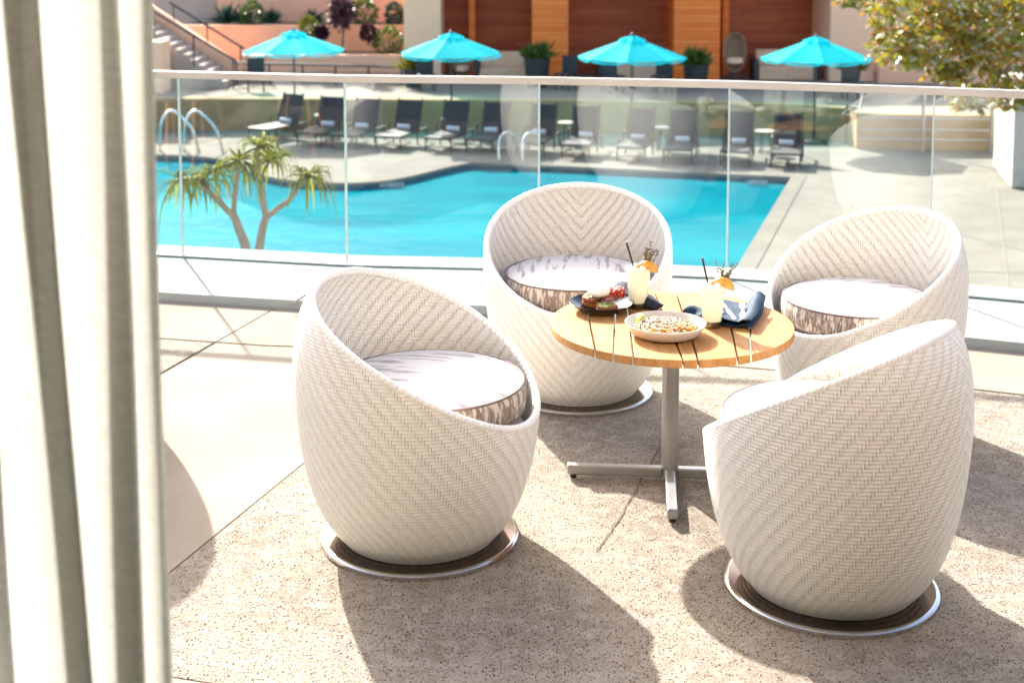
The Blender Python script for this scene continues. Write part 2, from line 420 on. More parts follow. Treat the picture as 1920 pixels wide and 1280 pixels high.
def egg_chair():
    root = thing('egg_chair', 'x', 'armchair')
    NT_, NV = 144, 44
    sh = MB(); th_ = .028
    def add_surface(inner):
        base = len(sh.v); fb = len(sh.f)
        rows = []
        for j in range(NV+1):
            for i in range(NT_+1):
                th = -math.pi+2*math.pi*i/NT_; zt = rimz(th); z0 = .0235 if not inner else .30
                z = z0+(zt-z0)*(j/NV); r = smooth_tab(PROF, z)-(th_ if inner else 0)
                sh.v.append((-r*math.cos(th), r*math.sin(th), z))
        for j in range(NV):
            for i in range(NT_):
                a = base+j*(NT_+1)+i; q = (a, a+1, a+NT_+2, a+NT_+1)
                sh.f.append(q); sh.mi.append(1 if inner else 0)
                uv = []
                for vi in q:
                    k = vi-base; ii = k % (NT_+1); th = -math.pi+2*math.pi*ii/NT_; z = sh.v[vi][2]
                    vv = z*1.03 if z < .8 else .8*1.03+(z-.8)*1.12
                    uv.append((th*40.0, vv/.0135))
                sh.uv[len(sh.f)-1] = uv
    add_surface(False); add_surface(True)
    # rim roll
    n = 12; base = len(sh.v)
    for i in range(NT_+1):
        th = -math.pi+2*math.pi*i/NT_; z = rimz(th); r = smooth_tab(PROF, z)-th_/2
        for q in range(n):
            a = 2*math.pi*q/n; rr = .0150
            sh.v.append((-(r+rr*math.cos(a))*math.cos(th), (r+rr*math.cos(a))*math.sin(th), z+rr*math.sin(a)*1.1))
    for i in range(NT_):
        for q in range(n):
            a = base+i*n; f = (a+q, a+n+q, a+n+(q+1) % n, a+(q+1) % n)
            sh.f.append(f); sh.mi.append(2); sc_ = 1.0
            sh.uv[len(sh.f)-1] = [(i*1.0, q/n), (i+1.0, q/n), (i+1.0, (q+1)/n), (i*1.0, (q+1)/n)]
    # seat pan
    k = len(sh.v); nn = 48
    for i in range(nn):
        a = 2*math.pi*i/nn; sh.v.append((.405*math.cos(a), .405*math.sin(a), .42))
    sh.f.append(tuple(range(k, k+nn))); sh.mi.append(1)
    sh.build('woven_shell', [MW_OUT, MW_IN, MW_RIM], root, auto=60)
    bs = MB(); bs.lathe([(0, .022), (.30, .022), (.364, .0215)], 96); eb = MB(); eb.lathe([(.364, .0215), (.372, .020), (.378, .015), (.378, .0), (0, .0)], 96); 
    bs.build('swivel_base', M_STEEL, root, auto=30); eb.build('base_edge', M_STEELE, root, auto=30)
    hb = MB(); hb.lathe([(0, .2), (.09, .2), (.09, .023), (0, .023)], 48); hb.build('swivel_hub', M_BLACK, root, auto=30)
    # cushion
    cx = .045
    CZ = .055
    cu = MB(); cu.lathe([(0, .605), (.10, .604), (.2, .598), (.29, .585), (.335, .572), (.352, .562)], 72, (cx, 0, 0), mi=0)
    cu.lathe([(.352, .562), (.362, .545), (.365, .515), (.362, .475), (.352, .455), (.30, .43), (0, .425)], 72, (cx, 0, 0), mi=1)
    cu.v = [(x, y, z+CZ) for x, y, z in cu.v]
    c = cu.build('seat_cushion', [M_CTOP, M_CSIDE], root, auto=80)
    pi = MB()
    for z, r in ((.563, .355), (.458, .355)):
        pi.tube([(cx+r*math.cos(2*math.pi*q/72), r*math.sin(2*math.pi*q/72), z+CZ) for q in range(73)], .0045, 6, False)
    pi.build('piping', M_PIPE, c)
    return root
proto = egg_chair()
tg = MB(); 
CH = [((1082, 733), -95, 'white woven egg chair behind the table, facing the camera before the pool'),
      ((787, 1003), -18, 'white woven egg chair left of the table, turned to face right'),
      ((1557, 1098), 143, 'white woven egg chair nearest the camera at right, seen from behind'),
      ((1616, 798), 212, 'white woven egg chair right of the blue napkin, beside the glass railing'), ((111, 791), 135, 'white woven egg chair hidden behind the curtain, mirrored in the glass railing')]
for k, (p, yaw, lab) in enumerate(CH):
    o = proto if k == 0 else copy(proto)
    q = W(p[0], p[1]); o.location = (q.x, q.y, 0.001); o.rotation_euler = (0, 0, R(yaw)); tag(o, lab, 'armchair', 'woven egg chairs round the table')
    if k in (2, 3): o.scale = (.98, .98, 1.0) if k == 2 else (.965, .965, 1.0)
    if k == 2:
        bb = MB(); th = R(-46); zz = .13; r = smooth_tab(PROF, zz)+.002
        bb.box((0, 0, 0), (.05, .002, .011)); lb = bb.build('maker_tag', M_PIPE, o, smooth=False)
        lb.location = (-r*math.cos(th), r*math.sin(th), zz); lb.rotation_euler = (0, 0, R(90)-th)
# ---------------------------------------------------------------- table
TZ = .68
TC = W(1259, 604.5, TZ); TR = .502
M_TEAK = None
def teak():
    t = NT('teak_planks'); v = t.coord('Object'); 
    mp = t.n('ShaderNodeMapping'); t.link(v, mp.inputs[0]); mp.inputs['Scale'].default_value = (14, 1.6, 4)
    n = t.noise(3, 6, .6, mp.outputs[0], .6); n2 = t.noise(16, 3, .5, mp.outputs[0])
    oi = t.n('ShaderNodeObjectInfo').outputs['Random']
    c = t.mix(t.ramp(n, .35, .65), (.50, .255, .095), (.37, .165, .05))
    c = t.mix(t.ma('MULTIPLY', t.ramp(n2, .48, .7), .45), c, (.36, .17, .07))
    c = t.mix(t.ma('MULTIPLY', oi, .3), c, (.56, .32, .14))
    t.set(c, .6, 0, .12); t.bump(n2, .0006); return t.m
M_TEAK = teak()
M_GREY = M('satin_grey_metal', (0.345, 0.338, 0.330), (0.315, 0.307, 0.300), rough=.35, metal=.6)
tb = thing('bistro_table', 'round slatted teak table on a grey metal cross base', 'table', (TC.x, TC.y, 0))
circ = [Vector((TR*math.cos(2*math.pi*k/120), TR*math.sin(2*math.pi*k/120), 0)) for k in range(120)]
gaps = [((1096, 555), (1119, 668)), ((1156, 545), (1149, 674)), ((1173, 542), (1189, 680)), ((1225, 541), (1285, 684)), ((1266, 541), (1312, 683)), ((1357, 550), (1384, 674)), ((1404, 560), (1409, 670))]
gl = []
for a, c in gaps:
    p = W(*a, TZ)-TC; q = W(*c, TZ)-TC; p.z = q.z = 0; gl.append((p, q))
for k in range(len(gl)+1):
    po = circ
    if k > 0: po = clip(po, *off_line(gl[k-1][0], gl[k-1][1], .0035), side=1)
    if k < len(gl): po = clip(po, *off_line(gl[k][0], gl[k][1], -.0035), side=-1)
    if len(po) > 2:
        b = MB(); b.prism([(p.x, p.y) for p in po], TZ-.033, TZ); b.build('plank', M_TEAK, tb, smooth=False, bevel=.003)
b = MB(); b.box((0, 0, TZ-.045), (.72, .05, .02)); b.box((0, .0, TZ-.0455), (.05, .72, .02)); b.build('top_bracket', M_GREY, tb, smooth=False)
b = MB(); b.tube([(0, 0, .03), (0, 0, TZ-.056)], .0355, 32); b.build('pole', M_GREY, tb, auto=50)
for k, (dx, dy) in enumerate(((-1, 0), (1, 0), (0, -1), (0, 1))):
    b = MB(); L = .40
    b.box((dx*(L/2+.03), dy*(L/2+.03), .038), (L if dx else .042, L if dy else .042, .042)); f = b.build('foot', M_GREY, tb, smooth=False, bevel=.006); f.rotation_euler = (0, 0, R(-5))
    b = MB(); b.lathe([(0, .016), (.014, .016), (.014, 0), (0, 0)], 16, (dx*(L+.005), dy*(L+.005), 0)); b.build('foot_pad', M_BLACK, f)
# ---------------------------------------------------------------- things on the table
def T(px, py, z=0): p = W(px, py, TZ+z); return Vector((p.x, p.y, TZ))
M_PLB = M('black_glaze', (.012, .012, .016), rough=.15, spec=.6); M_PLW = M('cream_glaze', (0.585, 0.540, 0.488), (0.555, 0.510, 0.458), rough=.22)
p1 = T(1128, 574, .02); P1R = .137
b = MB(); b.lathe([(0, .008), (.07, .008), (.10, .016), (.128, .034), (.137, .042), (.1385, .041), (.131, .030), (.10, .009), (.075, 0), (0, 0)], 64)
o = b.build('plate', M_PLB, auto=60); o.location = p1; tag(o, 'black plate of toasted muffins at the left of the table', 'plate')
p2 = T(1247.5, 617, .025)
b = MB(); b.lathe([(0, .010), (.09, .010), (.13, .022), (.152, .045), (.159, .055), (.163, .055), (.160, .045), (.138, .014), (.10, 0), (0, 0)], 72)
o = b.build('bowl', M_PLW, auto=60); o.location = p2; tag(o, 'wide cream bowl of crumbled salad at the front of the table', 'bowl')
M_MUF = M('toasted_muffin', (0.450, 0.165, 0.038), (0.247, 0.075, 0.022), scale=40, rough=.7, bump=.004)
M_MUFT = M('muffin_crumb', (.55, .30, .12), (.35, .14, .05), scale=60, rough=.8, bump=.004)
M_AVO = M('mashed_avocado', (0.252, 0.294, 0.049), (0.392, 0.392, 0.154), scale=60, rough=.5, bump=.004)
M_EGG = M('poached_egg_white', (.90, .87, .82), (.92, .74, .58), scale=14, rough=.3, lo=.55, hi=.75)
M_BAC = M('crisp_bacon', (0.385, 0.021, 0.008), (0.525, 0.084, 0.035), scale=60, rough=.35, bump=.002)
M_HAM = M('dark_glazed_ham', (.12, .025, .02), (.35, .10, .06), scale=60, rough=.3, bump=.003)
def muffin(c, rz, tilt, lab, hgt=.022, r=.050, double=False):
    root = thing('muffin', lab, 'toast', c, rz, 'toasted muffins on the black plate'); root.rotation_euler = (tilt, 0, rz)
    for kk in range(2 if double else 1):
        z = kk*(hgt+.001); b = MB()
        b.lathe([(0, z), (r*.93, z), (r, z+hgt*.3), (r, z+hgt*.75), (r*.95, z+hgt), (0, z+hgt)], 32, sy=.9)
        b.build('bread', M_MUF, root, auto=50)
    z = hgt*(2 if double else 1)
    b = MB(); g = random.Random(int(c[0]*1000))
    for q in range(22):
        a = g.uniform(0, 6.28); d = g.uniform(.1, .88)*r; b.ico((d*math.cos(a), d*math.sin(a), z+.002), (g.uniform(.007, .013), g.uniform(.006, .011), g.uniform(.003, .006)), 2, .15, q)
    b.build('avocado_mash', M_AVO, root)
    return z
zz = muffin(tuple(T(1110, 572, .01)+Vector((0, 0, .012))), .5, R(6), 'stacked muffin half spread with avocado at the left of the black plate', double=True, hgt=.019, r=.046)
muffin(tuple(T(1138, 584, .01)+Vector((0, -.006, .013))), -.2, 0, 'single muffin half with avocado at the front of the black plate', hgt=.026, r=.047)
b = MB()
b.grid(lambda u, v: (0, 0, 0), 1, 1) if False else None
eg = p1+Vector((-.010, .012, .082))
b.ico((0, 0, 0), (.050, .040, .028), 3, .02, 3); b.ico((.01, -.01, .006), (.024, .02, .022), 3, .01, 4)
o = b.build('poached_egg', M_EGG, sub=1); o.location = eg; tag(o, 'white poached egg on top of the left muffin', 'egg')
b = MB(); b.ico((0, 0, 0), (.042, .03, .016), 3, .1, 5); b.ico((.04, -.01, -.008), (.035, .028, .014), 3, .1, 6); b.ico((.03, -.055, -.006), (.022, .016, .008), 3, .12, 8)
o = b.build('glazed_ham', M_HAM); o.location = p1+Vector((.0, .012, .066)); tag(o, 'dark glazed meat slices under the poached egg', 'meat')
b = MB()
def ruffle(ox, oy, L, amp, n, ph):
    def fn(u, v):
        x = ox+u*L; wv = math.sin(u*n+ph)*amp
        return (x, oy+wv+(v-.5)*.012+.008*math.sin(v*3+u*9), .062+v*.026+math.cos(u*n*1.3+ph)*.006)
    b.grid(fn, 48, 4)
for q in range(5): ruffle(.032+q*.002, -.004+q*.011, .062, .008, 14+q*2, q*1.3)
o = b.build('bacon_rashers', M_BAC, solid=.0025); o.location = p1; tag(o, 'crinkled red bacon at the right of the black plate', 'bacon')
b = MB(); b.ico((0, 0, 0), (.012, .006, .012), 2, .1, 1)
o = b.build('garnish_cube', M('yellow_green_garnish', (0.490, 0.434, 0.084), (0.560, 0.546, 0.350), scale=50, rough=.5)); o.location = p1+Vector((.035, .02, .075)); tag(o, 'yellow green garnish between egg and bacon', 'garnish')
# salad in the bowl
cols = {'feta_crumbs': ((.70, .68, .60), (.55, .50, .40), 300, 1.0), 'grain_bits': ((.32, .13, .04), (.30, .10, .04), 170, .9), 'seed_specks': ((.03, .02, .02), (.10, .07, .03), 130, .45), 'squash_cubes': ((.70, .28, .02), (.60, .18, .015), 34, 1.5), 'herb_leaves': ((.20, .35, .05), (.10, .22, .03), 60, .9)}
mound = MB(); mound.lathe([(0, .052), (.04, .050), (.08, .044), (.115, .034), (.136, .024), (.138, .018), (0, .014)], 40)
sr = thing('salad', 'crumbly salad with white cheese, orange squash and dark seeds in the cream bowl', 'salad', p2)
mound.build('grain_base', M('grain_base', (.62, .42, .20), (.70, .62, .42), scale=60, rough=.8, bump=.004), sr)
for nm, (c1, c2, cnt, s_) in cols.items():
    b = MB()
    for q in range(cnt):
        a = rnd.uniform(0, 6.28); d = math.sqrt(rnd.random())*.13
        if nm == 'squash_cubes': a = rnd.uniform(-2.4, -.2); d = rnd.uniform(.05, .125)
        if nm == 'feta_crumbs' and rnd.random() < .6: d *= .75
        z = interp([(0, .052), (.04, .050), (.08, .044), (.115, .034), (.14, .022)], d)
        if nm == 'squash_cubes': b.box((d*math.cos(a), d*math.sin(a), z+.005), (.011, .022, .012), rnd.uniform(0, 3))
        elif nm == 'herb_leaves': b.ico((d*math.cos(a), d*math.sin(a), z+.008), (.007*rnd.uniform(.6, 1.5), .004, .003), 1, .2, q)
        else: 
            r = .0055*s_*rnd.uniform(.6, 1.35); b.ico((d*math.cos(a), d*math.sin(a), z+.006+rnd.uniform(0, .004)), (r, r*rnd.uniform(.6, 1), r*.8), 1, .25, q)
    ob = b.build(nm, M(nm, c1, c2, scale=80, rough=.6), sr, smooth=False)
    if cnt > 100: tag(ob, kind='stuff')
b = MB()
def wedge(u, v):
    a = math.pi*(u*.9+.05); return (-.028*math.cos(a)*(1-.0*v), (v-.5)*.022*math.sin(a), .034*math.sin(a))
b.grid(wedge, 14, 4)
o = b.build('lime_wedge', M('lime_flesh', (.62, .72, .16), (.78, .80, .45), scale=30, rough=.3), solid=.012); o.location = p2+Vector((-.095, .06, .03)); o.rotation_euler = (0, 0, 1.1); tag(o, 'pale green lime wedge standing at the left of the cream bowl', 'lime')
# drinks
M_TUMB = clear('tumbler_glass', (.97, .98, .97), .06, 1, 4); M_TUMBB = clear('thick_glass', (.75, .74, .70), .18, 1, 3)
def drink():
    t = NT('cloudy_lemonade'); t.set(t.mix(t.ramp(t.noise(20, 3, .5, t.coord('Object')), .35, .7), (.92, .90, .74), (.94, .92, .80)), .25, 0, .3)
    t.b.inputs['Subsurface Weight'].default_value = .0; t.b.inputs['Subsurface Scale'].default_value = .03; t.b.inputs['Subsurface Radius'].default_value = (1, .9, .6)
    translucent(t, (.96, .94, .80), .5); return t.m
M_ICE = M('ice', (.90, .92, .92), (.80, .84, .84), scale=60, rough=.08); M_DR = drink(); M_STRAW = M('black_straw', (.008, .008, .008), rough=.35); M_OR = M('orange_peel', (0.675, 0.270, 0.007), (0.712, 0.360, 0.038), scale=30, rough=.45, bump=.001)
M_ORF = M('orange_flesh', (0.712, 0.375, 0.045), (0.750, 0.495, 0.188), scale=40, rough=.3); M_HERB = M('dried_thyme', (.12, .07, .05), (.22, .17, .05), scale=60, rough=.8)
for k, (gx, gy, h_, lab) in enumerate(((1196, 577, .188, 'left'), (1335, 612, .188, 'right'))):
    q = T(gx, gy); nm = 'behind the black plate' if k == 0 else 'on the blue napkin side of the table'
    g_ = thing('tumbler', 'tall tumbler of cloudy lemonade '+nm, 'drink', q, 0, 'lemonade tumblers')
    b = MB(); b.lathe([(.038, 0), (.040, .004), (.054, h_), (.0528, h_), (.0395, .012)], 40); b.build('glass_wall', M_TUMB, g_, auto=50)
    b = MB(); b.lathe([(0, .001), (.038, .001), (.0395, .012), (.040, .026), (0, .027)], 40); b.build('glass_base', M_TUMBB, g_, auto=50)
    b = MB(); b.lathe([(0, .028), (.0385, .028), (.0515, h_-.016), (.049, h_-.013), (0, h_-.013)], 40); b.build('lemonade', M_DR, g_, auto=50)
    b = MB(); b.box((-.012, .006, h_-.008), (.026, .026, .022), .5); b.box((.018, -.016, h_-.010), (.024, .024, .022), 1.1, rx=.4); b.build('ice', M_ICE, g_, smooth=False, bevel=.003)
    b = MB(); s1 = Vector((-.018, -.0, h_-.014)); s2 = Vector((-.052+.008*k, .0, h_+.10)); b.tube([s1-(s2-s1)*.5, s2], .0042, 12)
    o = b.build('straw', M_STRAW); o.location = q; tag(o, 'black straw leaning in the tumbler '+nm, 'straw', 'black straws')
    o2 = thing('orange_slice', 'orange wedge on the rim of the tumbler '+nm, 'orange slice', q+Vector((.040, -.012, h_-.018)), -.15, 'orange wedges on glass rims'); o2.rotation_euler = (R(18), R(16), -.15)
    hs = .043
    b = MB(); n = 20
    for yy in (-.0075, .0075):
        k0 = len(b.v); b.v += [(hs*math.cos(math.pi*i/n), yy, hs*.85*math.sin(math.pi*i/n)) for i in range(n+1)]; b.f.append(tuple(range(k0, k0+n+1))); b.mi.append(0)
    b.f.append((0, n, 2*n+1, n+1)); b.mi.append(0)
    b.build('flesh', M_ORF, o2, smooth=False)
    b = MB(); b.grid(lambda u, v: ((hs+.002)*math.cos(math.pi*u), (v-.5)*.018, (hs*.85+.002)*math.sin(math.pi*u)), 20, 3); b.build('peel', M_OR, o2, solid=.003)
    b = MB(); g = random.Random(k+3)
    for st in range(9):
        x0 = .03+g.uniform(-.012, .012); tip = Vector((x0+g.uniform(-.03, .06), g.uniform(-.015, .015), .215+g.uniform(.0, .05)+(.045 if st == 0 else 0)))
        ps = crom([(x0, 0, .165), (x0+(tip.x-x0)*.3+g.uniform(-.005, .005), 0, .205), tip], 5)
        b.tube(ps, .0009, 5)
        for p in ps[3:]:
            for _ in range(3): b.ico(p+Vector((g.uniform(-.006, .006), g.uniform(-.005, .005), g.uniform(-.005, .005))), (g.uniform(.002, .0045), .0022, g.uniform(.002, .0035)), 1, .3, g.randint(0, 99))
    o = b.build('thyme_sprig', M_HERB); o.location = q+Vector((.012, 0, 0)); tag(o, 'dark herb sprig in the tumbler '+nm, 'herb', 'herb sprigs')
# napkins
def cloth(name, a, c2):
    t = NT(name); v = t.coord('Object'); t.set(t.mix(t.ramp(t.noise(25, 4, .6, v), .3, .7), a, c2), .75, 0, .25)
    t.bump(t.noise(400, 2, .5, v), .0006); return t.m
M_NAV = cloth('navy_cloth', (0.007, 0.038, 0.077), (0.004, 0.025, 0.052)); M_NAV2 = cloth('dark_cloth', (0.025, 0.028, 0.052), (0.014, 0.017, 0.035))
def nap_roll(a, c, r0, r1, flat=.75, n=24, seed=1):
    b = MB(); a = Vector(a); c = Vector(c); d = (c-a); L = d.length; d.normalize(); x = Vector((0, 0, 1)).cross(d).normalized()
    g = random.Random(seed); k1, k2 = g.uniform(0, 6), g.uniform(0, 6)
    def fn(u, v):
        an = v*2*math.pi*1.0; r = (r0+(r1-r0)*u)*(1+.10*math.sin(3*an+k1+u*5)+.06*math.sin(u*14+k2)); e = min(1, 12*u+.25, 12*(1-u)+.25)
        return a+d*(u*L)+x*(r*math.cos(an)*1.15)+Vector((0, 0, max(.001, r*flat*(1+math.sin(an)*e**.5))))
    b.grid(fn, n, 30); 
    for u in (0, 1):
        k = len(b.v); b.v += [tuple(fn(u, v/30)) for v in range(30)]; b.f.append(tuple(range(k, k+30))); b.mi.append(0)
    return b
b = nap_roll(T(1155, 558), T(1234, 583), .052, .028, .75, seed=5)
o = b.build('napkin', M_NAV2); tag(o, 'dark rolled napkin lying behind the left tumbler', 'napkin')
def napkin_sheet():
    b = MB()
    # folded flat part (two layers) with lifted right roll
    c00, c10, c11, c01 = T(1342, 613), T(1409, 620), T(1440, 566), T(1345, 560)
    def mk(zb, inset, ph):
        def fn(u, v):
            p = (c00*(1-u)+c10*u)*(1-v)+(c01*(1-u)+c11*u)*v
            z = zb+.004*math.sin(u*5+v*3+ph)+.003*math.sin(v*11+ph)
            rr = max(0, (u-.62)/.38); z += math.sin(min(1, rr*1.05)*math.pi*.86)*.040*(.35+.65*v)
            dip = math.exp(-((v-1)**2*9+(u-.45)**2*12)); z -= dip*.0
            p = p+Vector((-.0*rr, -.055*dip, 0))
            p.x += .012*math.sin(v*4)*u
            return (p.x, p.y, TZ+max(.003, z))
        return fn
    b.grid(mk(.008, 0, 0), 40, 24)
    f2 = mk(.020, 0, 1.2)
    b.grid(lambda u, v: (lambda q: (q[0], q[1], q[2]+.004+.006*(1-v)))(f2(u*.98, .0+v*.62)), 40, 18)
    return b
o = napkin_sheet().build('napkin', M_NAV, solid=.005, sub=1); tag(o, 'blue folded napkin under the knife and fork', 'napkin')
b = nap_roll(T(1290, 590), T(1350, 606), .034, .034, .62, seed=8)
loose = b.build('napkin_end', M_NAV, o); 
M_CUT = M('polished_steel', (.80, .80, .82), (.75, .75, .78), rough=.12, metal=1)
b = MB()
def blade(u, v):
    w_ = .019*(1 if u < .9 else math.sqrt(max(0, 1-(u-.9)/.1)))*(.6+.4*min(1, u*6)); return (u*.13, (v-.5)*w_, 0)
b.grid(blade, 20, 2)
kf = thing('table_knife', 'steel knife lying on the blue napkin', 'knife', T(1363, 596)+Vector((0, 0, .040)), 0)
bl = b.build('blade', M_CUT, kf, solid=.002); hd = MB(); hd.grid(lambda u, v: (-.11*u, (v-.5)*.016*(1-.25*math.sin(u*3)), .001), 14, 2); hd.build('handle', M_CUT, kf, solid=.007, sub=1)
fk = thing('table_fork', 'steel fork lying on the blue napkin right of the knife', 'fork', T(1392, 598)+Vector((0, 0, .044)), 0)
b = MB()
def fork(u, v):
    wd = interp([(0, .010), (.3, .010), (.55, .014), (.8, .028), (1, .029)], u); return (u*.09, (v-.5)*wd, .006*math.sin(u*3)-.004*u)
b.grid(fork, 16, 3); b.build('neck', M_CUT, fk, solid=.0025)
for i in range(4):
    b = MB(); y = -.0115+i*.0077; b.tube([(.088, y, -.002), (.11, y, -.004), (.135, y, .000)], [.0024, .002, .0012], 8); b.build('tine', M_CUT, fk)
b = MB(); b.box((-.035, 0, .0), (.07, .022, .006)); b.build('handle', M_CUT, fk, smooth=False, bevel=.003)
def aim(o, a, c): d = T(*c)-T(*a); o.rotation_euler = (0, R(4), math.atan2(d.y, d.x))
aim(kf, (1358, 580), (1388, 610)); aim(fk, (1391, 575), (1396, 606))
# ---------------------------------------------------------------- curtain
def curtain():
    t = NT('linen_sheer'); v = t.coord('Object')
    mp = t.n('ShaderNodeMapping'); t.link(v, mp.inputs[0]); mp.inputs['Scale'].default_value = (30, 30, 230)
    mp2 = t.n('ShaderNodeMapping'); t.link(v, mp2.inputs[0]); mp2.inputs['Scale'].default_value = (600, 600, 30)
    n = t.noise(1, 3, .6, mp.outputs[0]); n2 = t.noise(1, 3, .6, mp2.outputs[0])
    k = t.ma('ADD', t.ma('MULTIPLY', t.ramp(n, .38, .62), .75), t.ma('MULTIPLY', t.ramp(n2, .3, .7), .4))
    c = t.mix(k, (.74, .78, .70), (.62, .66, .58)); t.set(c, .9, 0, .1)
    translucent(t, t.mix(k, (.60, .575, .55), (.48, .47, .445)), .42)
    tr = t.n('ShaderNodeBsdfTransparent'); mx = t.n('ShaderNodeMixShader'); mx.inputs[0].default_value = .02
    src = t.out.inputs[0].links[0].from_socket; t.link(src, mx.inputs[1]); t.link(tr.outputs[0], mx.inputs[2]); t.link(mx.outputs[0], t.out.inputs[0])
    return t.m
DC = 2.2
cps = [(-260, -200, 0), (-70, 10, 0), (-60, 24, .02), (-75, 14, .035), (-130, 2, .03), (-140, 0, .05), (-60, 60, .07), (40, 130, .015), (68, 168, -.015), (72, 171, 0), (58, 160, .018), (16, 130, .02), (6, 123, .03), (18, 130, .045), (110, 190, .03), (205, 258, -.015), (220, 273, -.012), (222, 275, .004), (210, 262, .018), (188, 226, .02), (179, 217, .03), (190, 226, .045), (240, 286, .02), (276, 314, -.01), (284, 320, -.006), (284, 321, .008), (274, 312, .018), (262, 300, .02)]
b = MB(); NZ = 26
tops = crom([(p[0], p[1], p[2]) for p in cps], 7)
def cfn(i, j):
    u = j/NZ; z = 2.95-u*2.93
    d = DC+tops[i].z*1.2
    # vertical image position of this height
    pyy = PY+F*math.tan(math.atan((H-z)/DC)-TH); s_ = pyy/1280
    s_ = s_ if s_ < 1 else 1+(s_-1)*.25
    px = tops[i].x+(tops[i].y-tops[i].x)*max(-.5, s_)+2.5*math.sin(s_*5+i*.05)
    x = (px-PX)/F*(d*math.cos(TH)+(H-z)*math.sin(TH))
    return (x, d, z)
vs = [cfn(i, j) for j in range(NZ+1) for i in range(len(tops))]; n = len(tops)
b.add(vs, [(j*n+i, j*n+i+1, (j+1)*n+i+1, (j+1)*n+i) for j in range(NZ) for i in range(n-1)])
o = b.build('curtain', curtain(), auto=180); tag(o, 'long sheer linen curtain hanging in folds at the left edge', 'curtain')
# ---------------------------------------------------------------- hotel front and the room the camera stands in
M_STUC = M('warm_stucco', (.66, .54, .43), (.60, .49, .38), rough=.9); M_ROOM = M('room_paint', (.30, .27, .24), rough=.9); M_CARP = M('room_carpet', (.09, .075, .06), (.12, .10, .08), scale=20, rough=.95)
hw = thing('hotel_front', 'warm stucco hotel front and room behind the terrace', 'building', (0, 1.8, 0))
def hb_(name, c, sz, m): b = MB(); b.box(c, sz); o = b.build(name, m, hw, smooth=False); o.location = (0, -1.8, 0)
M_DGL = M('unseen_dark_glass', (.03, .035, .035), rough=.08); M_DFR = M('bronze_frame', (.10, .08, .06), rough=.4)
hb_('outer_wall', (0, 1.75, 3.9), (28, .3, 2.0), M_STUC)
for sx, x0 in ((-1, -1.4), (1, 3.1)):
    for k in range(4):
        xc = x0+sx*(1.15+k*2.3); hb_('unseen_dark_pane', (xc, 1.72, 1.42), (2.2, .05, 2.8), M_DGL); hb_('unseen_pane_frame', (xc+sx*1.15, 1.74, 1.44), (.09, .12, 2.88), M_DFR)  # unseen dark panes added to keep bright haze out of the railing's reflections
hb_('room_wall', (.85, -4.1, 1.55), (4.5, .2, 3.1), M_ROOM); hb_('room_wall', (-1.5, -1.2, 1.55), (.2, 5.6, 3.1), M_ROOM); hb_('room_wall', (3.2, -1.2, 1.55), (.2, 5.6, 3.1), M_ROOM); hb_('room_ceiling', (.85, -1.2, 3.2), (4.9, 5.6, .2), M_ROOM)
hb_('reflection_dimming_floor', (0, 2.75, .0105), (12, 2.3, .012), M_CARP)  # unseen dark strip added to dim what the glass railing mirrors
hb_('room_floor', (.85, -1.15, .012), (4.5, 5.6, .016), M_CARP)
exec_bg = True
# ================================================================ POOL LEVEL
DZ = -3.2
def Dk(px, py, z=DZ): return W(px, py, z)
pool_px = [(-300, 287), (150, 289), (300, 291), (360, 293), (410, 299), (445, 310), (485, 327), (530, 337), (590, 342.5), (650, 344), (700, 342), (740, 337), (780, 329), (820, 319), (855, 311), (880, 307), (905, 306.5), (1100, 314.5), (1300, 324), (1483, 333)]
pool = [Dk(*p) for p in pool_px]
r1, r2 = Dk(1483, 333), Dk(1382, 500); dirn = (r2-r1)/(r2.y-r1.y)
pool += [r1+dirn*(yy-r1.y) for yy in (25, 20, 15, 11.5)]
pool += [Vector((-14, 11.5, DZ))]
sm = crom(pool[:17], 3)
pool = sm[:-1]+pool[16:]
def fill(outer, holes, z, name, mats):
    bm = bmesh.new(); edges = []
    for lp in [outer]+holes:
        vs = [bm.verts.new((p.x, p.y, z)) for p in lp]
        for a in range(len(vs)): edges.append(bm.edges.new((vs[a], vs[(a+1) % len(vs)])))
    bmesh.ops.triangle_fill(bm, use_beauty=True, use_dissolve=False, edges=edges)
    bmesh.ops.recalc_face_normals(bm, faces=bm.faces)
    for f in bm.faces:
        if f.normal.z < 0: f.normal_flip()
    me = bpy.data.meshes.new(name); bm.to_mesh(me); bm.free(); me.materials.append(mats)
    o = bpy.data.objects.new(name, me); COL.objects.link(o); return o
outer = [Vector((-60, 9.3, 0)), Vector((60, 9.3, 0)), Vector((60, 70, 0)), Vector((-60, 70, 0))]
def grow(pl_, d):
    out = []; n = len(pl_)
    for k in range(n):
        t1 = (pl_[k]-pl_[k-1]).normalized(); t2 = (pl_[(k+1) % n]-pl_[k]).normalized()
        n1 = Vector((-t1.y, t1.x, 0)); n2 = Vector((-t2.y, t2.x, 0)); m = (n1+n2).normalized(); out.append(pl_[k]+m*d/max(.4, m.dot(n1)))
    return out
cop = grow(pool, .32)
tag(fill(outer, [cop], DZ, 'pool_deck', M_DECK), kind='structure')
b = MB(); n = len(pool)
for k in range(n):
    a, c, d, e = pool[k], pool[(k+1) % n], cop[(k+1) % n], cop[k]
    b.add([(a.x, a.y, DZ+.012), (c.x, c.y, DZ+.012), (d.x, d.y, DZ+.012), (e.x, e.y, DZ+.012)], [(0, 1, 2, 3)])
    b.add([(a.x, a.y, DZ+.012), (c.x, c.y, DZ+.012), (c.x, c.y, DZ-.05), (a.x, a.y, DZ-.05)], [(0, 1, 2, 3)])
tag(b.build('pool_coping', M_COPE, smooth=False), kind='structure')
